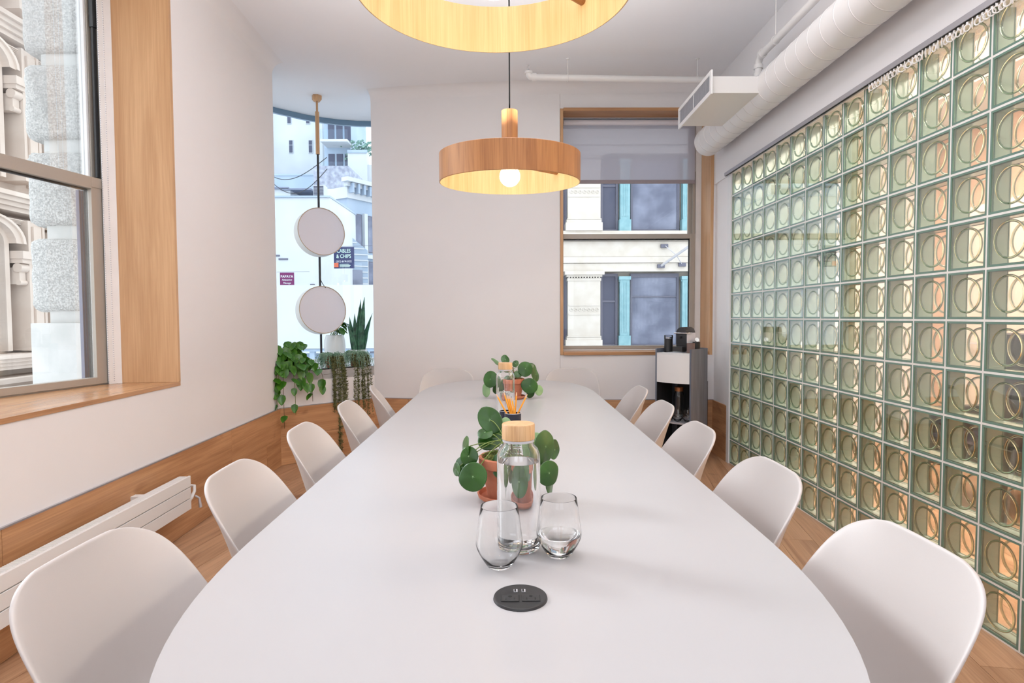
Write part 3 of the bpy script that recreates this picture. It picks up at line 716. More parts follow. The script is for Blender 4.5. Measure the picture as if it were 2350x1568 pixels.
def pilea(label, loc, leaves, mossy, rt, h):
    t = thing('potted_pilea', label, 'potted plant', loc, group='pilea plants in terracotta pots')
    pot(t, rt, h)
    q = B(); n0 = 10
    vs = [[q.bm.verts.new(((rt - .0105) * i / n0 * math.cos(2 * PI * k / 24), (rt - .0105) * i / n0 * math.sin(2 * PI * k / 24), h - .012 + (.022 if mossy else .006) * (1 - (i / n0) ** 2) + R.uniform(-.004, .004))) for k in range(24)] for i in range(1, n0 + 1)]
    c0 = q.bm.verts.new((0, 0, h + (.01 if mossy else -.006)))
    for k in range(24): q.bm.faces.new((c0, vs[0][k], vs[0][(k + 1) % 24]))
    for A, C in zip(vs, vs[1:]):
        for k in range(24): q.bm.faces.new((A[k], C[k], C[(k + 1) % 24], A[(k + 1) % 24]))
    if mossy:
        for k in range(420):
            a = R.uniform(0, 2 * PI); rr = (rt - .013) * math.sqrt(R.random()); x, y = rr * math.cos(a), rr * math.sin(a); z = h - .012 + .022 * (1 - (rr / rt) ** 2)
            q.tube([(x, y, z), (x + R.uniform(-.004, .004), y + R.uniform(-.004, .004), z + R.uniform(.004, .011))], [.0011, .0004], 3, cap=False)
    o = q.obj('moss' if mossy else 'soil', 'moss' if mossy else 'soil', t, smooth=2); o['kind'] = 'stuff'
    q = B(); q.tube([(0, 0, h - .02), (.004, .002, h + .03), (0, .0, h + .07)], [.005, .0045, .003], 8); q.obj('trunk', 'stemr', t, smooth=2)
    for (c, nrm, rad, asp, m) in leaves:
        lf = disc_leaf(c, nrm, rad, asp, m, R.uniform(0, 6)); link(lf, t)
        if m == 'leaf': vein_dot(lf, rad)
        c = Vector(c); n_ = Vector(nrm).normalized(); s0 = Vector((R.uniform(-.004, .004), 0, h + .005 + R.uniform(0, .05)))
        mid = (s0 + c) / 2 + Vector((0, 0, .035)) - n_ * .012
        pts_ = []
        for k in range(9):
            u = k / 8; pts_.append(s0 * (1 - u) ** 2 + mid * 2 * u * (1 - u) + (c - n_ * .0015) * u * u)
        q = B(); q.tube(pts_, .0014, 6); q.obj('stem', 'stem', t, smooth=2)
# leaf positions are metres from the foot of the pot (x across, y away, z up)
hero = [((-.046, .05, .212), (.10, -.93, .30), .041, .80, 'leaf'), ((-.045, .06, .160), (.05, -.70, .70), .041, .85, 'leaf'),
        ((-.101, -.045, .131), (-.25, -.93, .15), .0255, 1.0, 'leaf'), ((-.088, -.075, .083), (-.35, -.90, .25), .037, 1.12, 'leaf'),
        ((-.114, -.02, .147), (-.93, -.30, .1), .030, 1.3, 'leaf'), ((-.122, .005, .088), (-.6, -.75, .15), .030, 1.0, 'leaf'),
        ((-.138, -.005, .085), (-.80, -.55, .1), .018, 1.1, 'leaf'), ((-.060, .04, .178), (-.3, -.5, .8), .026, .8, 'leaf'),
        ((.108, -.02, .150), (.72, -.66, .12), .040, 1.2, 'leaf'), ((.136, .02, .132), (.75, -.6, .1), .025, 1.15, 'leaf'),
        ((.115, -.05, .085), (.55, -.82, .15), .035, .95, 'leaf'), ((.122, -.02, .050), (.93, -.33, .1), .032, 1.2, 'leaf'),
        ((.084, .03, .142), (.35, -.9, .2), .036, 1.1, 'leafu'), ((.094, .02, .075), (.6, -.75, .05), .030, 1.1, 'leaf'),
        ((.030, -.085, .080), (.30, -.92, .10), .036, 1.25, 'leaf'), ((-.016, -.075, .11), (-.65, -.72, .1), .034, 1.0, 'leaf'),
        ((.022, .05, .160), (.2, -.6, .7), .026, 1.0, 'leaf'), ((-.002, .07, .195), (-.1, -.9, .2), .017, 1.3, 'leafu'), ((.040, .06, .188), (.5, -.5, .7), .020, .8, 'leaf')]
pilea('pilea plant with round leaves in a mossy terracotta pot behind the near bottle', (-.002, 1.63, TZ), hero, True, .076, .122)
S2 = 3.655 / 1365
far = []
for (px, py, dy, nrm, rad, asp, m) in [(1125, 870, -.04, (-.15, -.95, .15), .050, .92, 'leaf'), (1114, 900, 0, (-.8, -.5, .1), .042, 1.2, 'leafu'), (1140, 895, .03, (-.6, -.8, 0), .033, 1.2, 'leaf'),
        (1139, 833, -.03, (-.5, -.5, -.6), .040, .55, 'leafu'), (1159, 826, .0, (.2, -.75, .55), .034, .8, 'leaf'), (1205, 846, -.05, (.1, -.95, .2), .045, 1.05, 'leaf'),
        (1183, 836, 0, (-.1, -.9, .35), .022, .9, 'leaf'), (1188, 858, -.05, (.0, -.85, .5), .026, .9, 'leaf'), (1215, 885, -.06, (.1, -.97, .1), .046, 1.15, 'leaf'),
        (1218, 905, .0, (.5, -.8, .1), .038, .8, 'leaf'), (1230, 862, .02, (.8, -.5, .2), .044, 1.0, 'leaf'), (1237, 898, -.01, (.5, -.8, .1), .030, 1.1, 'leafu'), (1223, 848, .03, (.6, -.6, .4), .038, 1.0, 'leaf'),
        (1165, 868, .05, (-.4, -.8, .3), .036, 1.0, 'leaf'), (1150, 885, .02, (-.3, -.9, .1), .032, 1.2, 'leaf')]:
    far.append((((px - 1177) * S2, dy, max(1.245 - (py - 728) * S2 - TZ, rad * max(asp, 1) * 1.06)), nrm, rad, asp, m))
pilea('pilea plant with round leaves in a terracotta pot near the far end of the table', (.040, 3.655, TZ), far, False, .071, .125)

# ---------------------------------------------------------------- pendant lamps
def pendant(label, loc, tilt, neck_h, rad=.30, hgt=.118):
    x, y, z = loc
    t = thing('pendant_lamp', label, 'pendant lamp', (x, y, ZC), group='wide oak pendant lamps over the table')
    piv = bpy.data.objects.new('shade', None); th = .004
    q = B(); q.lathe([(rad, 0), (rad, hgt), (rad - .0004, hgt)], seg=96); 
    # outer veneer skin and inner veneer skin of the ring, one part
    q.bm.free(); q = B()
    def ring(pr, mi): 
        q.lathe(pr, seg=96, mi=mi, closed=True)
    ring([(rad - .002, .0), (rad, .0015), (rad, hgt - .0015), (rad - .002, hgt)], 0)
    ring([(rad - .0021, .0), (rad - .0021, hgt), (rad - .0042, hgt), (rad - .0042, .0)], 1)
    sh = q.obj('shade', ['veneer', 'veneer_in'], t, smooth=.6); sh.location = (0, 0, z - ZC); sh.rotation_euler = (tilt, 0, 0)
    for k in range(3):
        a = math.radians(43 + 120 * k); q = B(); q.tube([(.03 * math.cos(a), .03 * math.sin(a), hgt - .034), ((rad - .004) * math.cos(a), (rad - .004) * math.sin(a), hgt - .034)], .0105, 12)
        q.obj('spoke', 'veneer', sh, smooth=1)
    q = B(); q.lathe([(0, hgt - .03), (.0345, hgt - .03), (.0345, hgt + neck_h - .002), (.0325, hgt + neck_h), (0, hgt + neck_h)], seg=40); q.obj('neck', 'veneer', sh, smooth=.7)
    q = B(); q.lathe([(0, hgt - .06), (.019, hgt - .06), (.022, hgt - .03), (0, hgt - .03)], seg=20); q.obj('lamp_holder', 'white', sh, smooth=.7)
    q = B(); q.ball((0, 0, hgt - .088), .044, 24); q.obj('bulb', 'bulb', sh, smooth=2)
    for k in range(3):  # hidden fill lights added above the ring to brighten the ceiling
        a = math.radians(103 + 120 * k); ul = bpy.data.lights.new('added_pendant_fill', 'AREA'); ul.shape = 'DISK'; ul.size = .05; ul.energy = 13; ul.color = (.98, .97, 1.0); ul.spread = math.radians(128)
        uo = bpy.data.objects.new('added_pendant_fill', ul); COL.objects.link(uo); uo.parent = t; uo.location = (.265 * math.cos(a), .265 * math.sin(a), z - ZC + hgt + .010); uo.rotation_euler = (PI, 0, 0)
    top = Vector((0, -math.sin(tilt) * (hgt + neck_h), z - ZC + hgt + neck_h - .002))
    q = B(); q.tube([tuple(top), (0, top.y * .5, top.z * .5), (0, 0, -.03)], .0028, 8); q.obj('cord', 'cordm', t, smooth=2)
    q = B(); q.lathe([(0, -.03), (.05, -.03), (.055, -.025), (.055, -.0005), (0, -.0005)], seg=32); q.obj('ceiling_cup', 'white', t, smooth=.6)
pendant('oak pendant lamp hanging over the middle of the table, seen whole', (.018, 2.57, 1.815), math.radians(2.6), .185)
pendant('nearest oak pendant lamp, cut by the top of the picture', (-.024, 1.304, 1.942), 0, .185)

# ---------------------------------------------------------------- duct, register, pipes
du_ = thing('air_duct', 'fat white round air duct running along the ceiling above the glass blocks', 'air duct', (1.722, 5.15, 2.722))
prof = [(0, 0), (.085, 0), (.105, -.012), (.1165, -.04)]; yy = .16
while yy < 7.2:
    prof += [(.1165, -yy + .004), (.1182, -yy + .0015), (.1182, -yy - .0015), (.1165, -yy - .004)]; yy += .127
prof += [(.1165, -7.4), (0, -7.4)]
q = B(); q.lathe(prof, seg=64, axis='y'); q.obj('duct_body', 'duct', du_, smooth=.35)
seam = B().torus((0, 0, 0), .1180, .0010, 'y', 64, 5).mesh('seam', 'alug', 2)
yy = .16
while yy < 7.2:
    o = bpy.data.objects.new('seam', seam); link(o, du_); o.location = (0, -yy, 0); yy += .127
q = B()
for y_ in (-2.6, -4.6): q.tube([(-.06, y_, .100), (-.06, y_, .607)], .004, 8)
q.obj('hanger_rod', 'duct', du_)
vn = thing('air_register', 'white box air register with a louvred face branching from the duct', 'air vent', (1.30, 3.84, 2.665))
q = B(); q.box(.02, .345, 0, .66, 0, .105); q.obj('box', 'duct', vn, bevel=.002)
fr_ = B()
fr_.box(0, .012, -.03, .69, -.016, .012); fr_.box(0, .012, -.03, .69, .110, .135); fr_.box(0, .012, -.03, 0, .012, .11); fr_.box(0, .012, .66, .69, .012, .11); fr_.box(.002, .012, .325, .335, .012, .11)
gf = fr_.obj('grille_frame', 'white', vn, bevel=.001)
q = B(); q.box(.013, .0199, .0, .66, .012, .11); q.obj('cavity', 'dark', gf)
lv = B(); lv.box(-.0045, .0045, -.0012, .0012, .012, .110); lvm = lv.mesh('louver', 'silver')
for k in range(44):
    yy = .008 + k * .0148
    if abs(yy - .33) < .008: continue
    o = bpy.data.objects.new('louver', lvm); link(o, vn); o.location = (.0065, yy, 0); o.rotation_euler = (0, 0, .5)
def pipe(name, label, pts, r, fit=(), hang=(), cat='pipe'):
    t = thing(name, label, cat, pts[0])
    o0 = Vector(pts[0]); q = B(); q.tube([Vector(p) - o0 for p in pts], r, 16); q.obj('pipe_run', 'duct', t, smooth=1)
    for p, d in fit:
        q = B(); a = Vector(p) - o0; q.tube([a - Vector(d), a + Vector(d)], r * 1.28, 16); q.obj('fitting', 'duct', t, smooth=1)
    for p in hang:
        q = B(); a = Vector(p) - o0; q.tube([a + Vector((0, 0, r)), (a.x, a.y, ZC - o0.z)], .004, 8); q.tube([(a.x, a.y, ZC - o0.z - .006), (a.x, a.y, ZC - o0.z)], .016, 12); q.torus(tuple(a), r + .002, .003, 'x' if abs(d_hang[0]) > .5 else 'y', 20, 6); q.obj('hanger', 'duct', t, smooth=1)
    return t
d_hang = (1, 0, 0)
pe = []
for k in range(7):
    a = PI / 2 * k / 6; pe.append((.215 - .025 * math.sin(a) + 0, 4.9, 3.185 + .025 - .025 * math.cos(a)))
p1 = pipe('sprinkler_pipe', 'white sprinkler pipe hung across the room just before the far window', [(1.62, 4.9, 3.16), (.225, 4.9, 3.183), (.205, 4.9, 3.188), (.193, 4.9, 3.202), (.19, 4.9, 3.225)], .026,
     [((.235, 4.9, 3.183), (.018, 0, 0)), ((.19, 4.9, 3.218), (0, 0, .010))], [(.508, 4.9, 3.178), (1.56, 4.9, 3.161)])
hd = thing('fire_sprinkler', 'small chrome sprinkler head at the end of the white pipe', 'sprinkler', (.19, 4.9, 3.2285))
q = B(); q.lathe([(0, 0), (.011, 0), (.011, .012), (.006, .016), (.005, .02), (0, .02)], seg=14); q.obj('base', 'chrome', hd, smooth=.7)
q = B(); q.tube([(.010, 0, .012), (.012, 0, .03), (.004, 0, .046)], .002, 6); q.tube([(-.010, 0, .012), (-.012, 0, .03), (-.004, 0, .046)], .002, 6); q.tube([(0, 0, .02), (0, 0, .046)], .002, 6); q.obj('arm', 'chrome', hd)
q = B(); q.lathe([(0, .046), (.015, .046), (.015, .048), (0, .048)], seg=14); q.obj('deflector', 'chrome', hd)
d_hang = (0, 1, 0)
p2 = pipe('sprinkler_pipe', 'white pipe running beside the round duct up under the ceiling', [(1.742, -2.0, 3.018), (1.742, 4.08, 3.018), (1.742, 4.12, 3.012), (1.742, 4.145, 2.99), (1.742, 4.15, 2.96), (1.742, 4.15, 2.842)], .024,
     [((1.742, 4.09, 3.018), (0, .015, 0)), ((1.742, 4.15, 2.955), (0, 0, .014)), ((1.742, 4.15, 2.90), (0, 0, .012))], [(1.742, 3.89, 3.018), (1.742, 1.8, 3.018)])

# ---------------------------------------------------------------- radiator
rd = thing('radiator', 'low white flat panel radiator along the oak wainscot under the left window', 'radiator', (0, 0, 0))
def rx(y, o): return lwx(y) + o
ry0, ry1 = .15, 3.25
def rbox(q, o0, o1, z0, z1, y0=ry0, y1=ry1, mi=0): q.prism([(rx(y0, o0), y0), (rx(y1, o0), y1), (rx(y1, o1), y1), (rx(y0, o1), y0)], z0, z1, mi); return q
for k in range(3):
    z = .197 + k * .0625; rbox(B(), .118, .130, z, z + .0582).obj('flat_tube', 'white', rd, bevel=.002)
rbox(B(), .072, .112, .205, .376).obj('convector_core', 'white', rd); rbox(B(), .1122, .1178, .2, .374, ry0 + .004, ry1 - .004).obj('gap_shade_sheet', 'dark', rd)  # black sheet stands in for the shade between the flat tubes
g = rbox(B(), .074, .117, .3765, .379, ry0 + .01, ry1 - .01).obj('top_grille', 'white', rd)
q = B()
for k in range(300):
    y = ry0 + .02 + k * .0102
    q.box(rx(y, .076), rx(y, .116), y, y + .004, .379, .3812)
o = q.obj('grille_ribs', 'white', rd); o['kind'] = 'stuff'
q = B(); xx = rx(3.3, .09)
q.tube([(xx, 3.25, .235), (xx, 3.33, .235)], .011, 12); q.tube([(xx, 3.275, .235), (xx, 3.300, .235)], .019, 8); q.tube([(xx, 3.33, .235), (xx - .01, 3.38, .255), (xx - .03, 3.42, .275), (xx - .072, 3.43, .275)], .009, 10)
q.obj('valve', 'casing', rd, smooth=.7)
q = B(); q.tube([(xx + .012, 3.345, .24), (xx + .03, 3.355, .225), (xx + .034, 3.36, .17)], [.006, .006, .009], 8); q.obj('lever', 'silver', rd, smooth=1)
q = B()
for y in (.5, 1.7, 2.9): q.box(rx(y, -.002) + .014, rx(y, .073), y, y + .04, .2, .37)
q.obj('bracket', 'white', rd)

# ---------------------------------------------------------------- coffee cabinet in the far corner
A = math.radians(45); cw, cd = .165, .175
cab = thing('coffee_cabinet', 'narrow grey stained cabinet with a white drawer in the far right corner', 'cabinet', (1.505, 5.035, 0), -A)
def C(px): return px
def ushell(z0, z1, t=.014, front=True):
    """plan of the body: two sides and a back with rounded rear corners"""
    out, inn = [], []; r = .085
    def arc(cx, cy, a0, a1, rr, n=8): return [(cx + rr * math.cos(a0 + (a1 - a0) * k / n), cy + rr * math.sin(a0 + (a1 - a0) * k / n)) for k in range(n + 1)]
    out = [(cw, -cd)] + arc(cw - r, cd - r, 0, PI / 2, r) + arc(-cw + r, cd - r, PI / 2, PI, r) + [(-cw, -cd)]
    inn = [(cw - t, -cd)] + arc(cw - r, cd - r, 0, PI / 2, r - t) + arc(-cw + r, cd - r, PI / 2, PI, r - t) + [(-cw + t, -cd)]
    return out, inn
out, inn = ushell(0, 1)
def uprism(q, z0, z1):
    o0 = [q.bm.verts.new((x, y, z0)) for x, y in out]; o1 = [q.bm.verts.new((x, y, z1)) for x, y in out]
    i0 = [q.bm.verts.new((x, y, z0)) for x, y in inn]; i1 = [q.bm.verts.new((x, y, z1)) for x, y in inn]
    for k in range(len(out) - 1):
        q.bm.faces.new((o0[k], o0[k + 1], o1[k + 1], o1[k])); q.bm.faces.new((i0[k + 1], i0[k], i1[k], i1[k + 1]))
        q.bm.faces.new((o1[k], o1[k + 1], i1[k + 1], i1[k])); q.bm.faces.new((o0[k + 1], o0[k], i0[k], i0[k + 1]))
    q.bm.faces.new((o0[0], o1[0], i1[0], i0[0])); q.bm.faces.new((o0[-1], i0[-1], i1[-1], o1[-1])); return q
uprism(B(), .03, .972).obj('body', 'cabinet', cab, smooth=.5, bevel=0)
inpoly = [(x * .995, y * .995) for x, y in inn]
def front_bulge(n=10, bul=.03):
    w = cw - .0155; return [(-w + 2 * w * k / n, -cd - .002 - bul * (1 - (2 * k / n - 1) ** 2)) for k in range(n + 1)]
q = B(); q.prism(inpoly[1:-1] + front_bulge(), .925, .938); q.obj('top_tray', 'casing', cab)
q = B(); q.prism([(cw - .0155, -cd + .25)] + [(-cw + .0155, -cd + .25)] + front_bulge(), .690, .9245); q.obj('drawer', 'white', cab, smooth=.4)
q = B(); q.prism([(x * .985, y * .985) for x, y in inpoly[1:-1]] + [(-cw + .016, -cd + .02), (cw - .016, -cd + .02)], .345, .358); q.obj('shelf', 'silver', cab)
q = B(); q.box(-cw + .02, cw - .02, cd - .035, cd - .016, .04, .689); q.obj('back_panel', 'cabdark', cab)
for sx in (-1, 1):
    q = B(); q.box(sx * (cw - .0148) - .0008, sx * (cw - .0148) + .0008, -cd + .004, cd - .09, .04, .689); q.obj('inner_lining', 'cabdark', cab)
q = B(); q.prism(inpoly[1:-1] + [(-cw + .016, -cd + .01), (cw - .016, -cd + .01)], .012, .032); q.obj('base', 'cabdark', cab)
q = B()
for sx in (-1, 1):
    for sy in (-1, 1): q.lathe([(0, 0), (.012, 0), (.012, .012), (0, .012)], (sx * .12, sy * .12, 0), 10)
q.obj('foot', 'blackm', cab)
Mc = Matrix.Translation((1.505, 5.035, 0)) @ Matrix.Rotation(-A, 4, 'Z')
def cabp(x, y, z): v = Mc @ Vector((x, y, z)); return (v.x, v.y, v.z)
# coffee machine (local: front -y)
cmz = .9382
cm = thing('coffee_machine', 'small black and silver capsule coffee machine on top of the grey cabinet', 'coffee machine', cabp(.022, -.02, cmz), -A - .05)
q = B()
n = 16; prof = [(-.048, .012)] + [(-.048, .16)] + [(-.048 + .096 * 0 + (.048 - .048 * math.cos(PI * k / n)), .16 + .048 * math.sin(PI * k / n)) for k in range(1, n)] + [(.048, .16), (.048, .012)]
v0 = [q.bm.verts.new((x, -.055, z)) for x, z in prof]; v1 = [q.bm.verts.new((x, .085, z)) for x, z in prof]
q.bm.faces.new(v0); q.bm.faces.new(v1[::-1])
for k in range(len(prof)): q.bm.faces.new((v0[k], v0[(k + 1) % len(prof)], v1[(k + 1) % len(prof)], v1[k]))
bd = q.obj('body', 'black', cm, smooth=.5, bevel=.003)
for k in range(6):
    q = B(); q.box(-.040, .040, -.0585, -.0545, .058 + k * .011, .064 + k * .011); q.obj('rib', 'blackm', bd)
q = B(); q.box(.0485, .0535, -.05, .08, .012, .160); q.obj('side_panel', 'lampface', cm, bevel=.001)
q = B(); q.tube([(-.058, .01, .158), (-.058, -.068, .158), (.060, -.068, .158), (.060, .01, .158)], .0045, 8); q.obj('lever', 'chrome', cm, smooth=1)
q = B(); q.box(-.046, .046, -.115, -.056, .006, .048); q.obj('drip_tray', 'black', cm, bevel=.004)
q = B(); q.box(-.006, .006, -.078, -.055, .115, .132); q.obj('spout', 'black', cm, bevel=.002)
q = B(); q.box(-.068, .066, -.112, .10, .0, .0055); tag(q.obj('serving_tray', 'silver', None, bevel=.002), 'flat grey tray under the capsule coffee machine on the cabinet', 'tray')
tr_ = bpy.data.objects['serving_tray']; tr_.location = cabp(.010, -.035, cmz); tr_.rotation_euler = (0, 0, -A - .05); cm.location.z += .0058
fz = thing('milk_frother', 'black milk frother with a clear lid on the left of the cabinet top', 'milk frother', cabp(-.108, -.06, cmz))
q = B(); q.lathe([(0, 0), (.036, 0), (.036, .112), (.034, .114), (0, .114)], seg=28); q.obj('jug', 'black', fz, smooth=.6)
q = B(); q.lathe([(0, .1142), (.037, .1142), (.037, .142), (.034, .146), (0, .146)], seg=28); q.obj('lid', thin_glass('frother_lid', (.75, .75, .77), 1.0, .02), fz, smooth=.6)
q = B(); q.lathe([(0, .1162), (.030, .1162), (.030, .128), (0, .128)], seg=24); q.obj('seal', 'chrome', fz, smooth=.6)
c2 = cup('paper_cup', 'brown paper cup on the right of the cabinet top', cabp(.112, -.085, cmz), .033, .082, 'browncup')
c3 = cup('capsule_holder', 'black cup holding a coffee capsule behind the brown paper cup', cabp(.112, .01, cmz), .031, .088, 'black')
q = B(); q.lathe([(0, -.012), (.010, -.012), (.016, .012), (.018, .0125), (.018, .014), (0, .014)], seg=18); cp = tag(q.obj('coffee_capsule', 'chrome', None, smooth=.6), 'shiny coffee capsule lying on the black cup', 'capsule')
cp.location = cabp(.112, .01, cmz + .104); cp.rotation_euler = (1.2, .4, 0)
tb2 = thing('water_bottle', 'empty glass bottle with a copper lid on the cabinet shelf', 'bottle', cabp(-.055, .03, .3585))
shell([(0, .0005), (.034, .0005), (.0415, .004), (.0445, .012), (.0445, .19), (.040, .22), (.0325, .232), (.0325, .25)], [(0, .008), (.038, .013), (.0421, .02), (.0421, .188), (.0375, .216), (.030, .230), (.030, .25)], 'cleargl', tb2, 'glass_body', 32)
M['copper'] = mat('copper_lid', (.55, .22, .09), .35, .4)
q = B(); q.lathe([(0, .240), (.036, .240), (.036, .274), (0, .274)], seg=28); q.obj('lid', 'copper', tb2, smooth=.6)
for k, (x, y, lab) in enumerate([(-.085, -.085, 'front left of the cabinet shelf'), (.005, -.10, 'front middle of the cabinet shelf'), (.085, -.075, 'front right of the cabinet shelf'), (.06, .03, 'back right of the cabinet shelf')]):
    t = thing('tumbler', 'clear stemless glass standing at the ' + lab, 'glass', cabp(x, y, .3585), group='glasses on the cabinet shelf')
    shell([(0, .001), (.022, .0005), (.031, .014), (.041, .034), (.0455, .050), (.0455, .06), (.0405, .09), (.0375, .105)], [(0, .007), (.020, .0075), (.0385, .036), (.0436, .051), (.0440, .06), (.039, .09), (.036, .105)], 'cleargl', t, 'glass_body', 28)

# ---------------------------------------------------------------- floor to ceiling disc lamp in the niche
LX, LY = -1.772, 5.70
lp = thing('disc_lamp', 'pole lamp with two large white discs hanging from the niche ceiling', 'lamp', (LX, LY, .786))
H = ZC - .786
q = B(); q.lathe([(0, H - .055), (.030, H - .055), (.046, H - .035), (.046, H - .0005), (0, H - .0005)], seg=6); q.obj('ceiling_block', 'oakz', lp)
q = B(); q.tube([(0, 0, H - .055), (0, 0, H - .15)], .010, 16); q.tube([(0, 0, H - .15), (0, 0, H - .545)], .0185, 20); q.obj('wood_pole', 'oakz', lp, smooth=1)
q = B(); q.tube([(0, 0, H - .545), (0, 0, 0.001)], .0105, 14); q.obj('metal_pole', 'blackm', lp, smooth=1)
fn = Vector((.61, -.79, .09)).normalized()
for zc in (2.053, 1.319):
    c = Vector((.045, -.065, zc - .786)); rt = Vector((0, 0, 1)).rotation_difference(fn).to_matrix().to_4x4()
    q = B(); q.lathe([(0, -.120), (.215, -.120), (.224, -.112), (.226, -.10), (.226, 0), (.220, 0), (.218, -.006), (0, -.006)], seg=72); d0 = q.obj('disc_shell', 'lampside', lp, smooth=.5); d0.matrix_local = Matrix.Translation(c) @ rt
    q = B(); q.torus((0, 0, 0), .2225, .0035, 'z', 72, 8); q.obj('rim', 'lamprim', d0, smooth=2)
    q = B(); q.lathe([(0, -.004), (.2185, -.004), (.2185, -.0055), (0, -.0055)], seg=72); q.obj('disc_face', 'lampface', d0)
q = B(); q.tube([(0, 0, .83), (.03, -.02, .78), (.06, -.03, .74)], .003, 6); q.obj('cable', 'cordm', lp, smooth=1)
# small printed mark on the niche wall
q = B(); mk = thing('wall_mark', 'small black round emblem and line of print on the white niche wall', 'wall sticker', (CL[0] + un.x * .515 - nn.x * .0012, CL[1] + un.y * .515 - nn.y * .0012, .742), math.atan2(un.y, un.x))
q.torus((0, 0, 0), .0125, .0042, 'y', 24, 4); q.obj('ring', 'black', mk)
q = B(); q.box(-.11, -.022, -.0006, .0002, -.001, .001); q.obj('line', 'browncup', mk)
text('47 Bridge', .013, 'black', mk, Matrix.Translation((.055, -.0004, .006)) @ Matrix.Rotation(PI / 2, 4, 'X'), extrude=.0001)
text('New York', .013, 'black', mk, Matrix.Translation((.055, -.0004, -.008)) @ Matrix.Rotation(PI / 2, 4, 'X'), extrude=.0001)

# ---------------------------------------------------------------- niche plants
def heart(L_, w_):
    q = B(); n = 7; rows = []
    for i in range(n + 1):
        t = i / n; wd = w_ * (math.sin(PI * min(1, t ** .62)) ** .75) * (1 if t < 1 else 0); row = []
        for j in range(5):
            u = -1 + j / 2; row.append(q.bm.verts.new((u * wd * .5, t * L_ - (.12 * L_ if abs(u) == 1 and i < 2 else 0), .10 * w_ * (abs(u) ** 1.5) - .18 * L_ * t * t)))
        rows.append(row)
    for a, c in zip(rows, rows[1:]):
        for j in range(4): q.bm.faces.new((a[j], a[j + 1], c[j + 1], c[j]))
    bmesh.ops.remove_doubles(q.bm, verts=q.bm.verts, dist=1e-5)
    return q
heart_me = heart(.085, .068).mesh('leaf', 'pothos', 3)
def place_leaf(t, c, az, pitch, s, me, roll=0):
    o = bpy.data.objects.new('leaf', me); link(o, t); o.location = c; o.rotation_euler = (pitch, roll, az); o.scale = (s, s, s); return o
po_ = thing('potted_pothos', 'bushy trailing plant with heart shaped leaves spilling from the niche sill', 'potted plant', (-1.905, 5.16, .786))
q = B(); q.lathe([(0, .001), (.055, .001), (.062, .005), (.072, .15), (.068, .152), (.064, .14), (0, .135)], seg=32); q.obj('pot', 'gpot', po_, smooth=.6)
q = B(); q.lathe([(0, .135), (.063, .139)], seg=20); q.obj('soil', 'soil', po_)
R.seed(11)
vines = []
for k in range(15):
    s0 = Vector((R.uniform(-.03, .03), R.uniform(-.03, .03), .14)); ph = R.uniform(-1.9, .8)
    d = Vector((math.cos(ph), math.sin(ph), 0)); reach = R.uniform(.08, .2)
    mid = s0 + d * reach * .6 + Vector((0, 0, R.uniform(.05, .14))); en = s0 + d * reach + Vector((0, 0, R.uniform(-.25, .10)))
    vines.append([s0, mid, en])
# trailing vines over the edge, in front of the wall
for (x, y, z) in [(-.05 + .06, -.26, -.33), (.13, -.165, -.36), (.24, -.06, -.26), (.315, .03, -.20), (.06, -.24, -.46), (.19, -.11, -.14), (.02, -.24, -.20)]:
    s0 = Vector((.01, -.02, .14)); mid = Vector((x * .8, y * 1.05, .16)); vines.append([s0, mid, Vector((x, y, .0)), Vector((x, y, z))])
def bez(cp, n=14):
    out_ = []
    for i in range(n + 1):
        t = i / n; P_ = [c.copy() for c in cp]
        while len(P_) > 1: P_ = [P_[k] * (1 - t) + P_[k + 1] * t for k in range(len(P_) - 1)]
        out_.append(P_[0])
    return out_
for v in vines:
    pts_ = bez(v); q = B(); q.tube(pts_, .0022, 5); q.obj('vine', 'stemr' if len(v) == 4 and R.random() < .5 else 'stem', po_, smooth=2)
    for i in range(3, 15, 2):
        p = pts_[i]; face = R.uniform(-.5, .9)
        lf = place_leaf(po_, p + Vector((R.uniform(-.02, .02), R.uniform(-.03, -.005), R.uniform(-.01, .02))), PI + face * .8 + R.uniform(-.6, .6), R.uniform(-1.5, -.3) * (1 if len(v) == 4 else .8) * -1 if False else R.uniform(-1.35, -.35), R.uniform(.75, 1.25), heart_me)
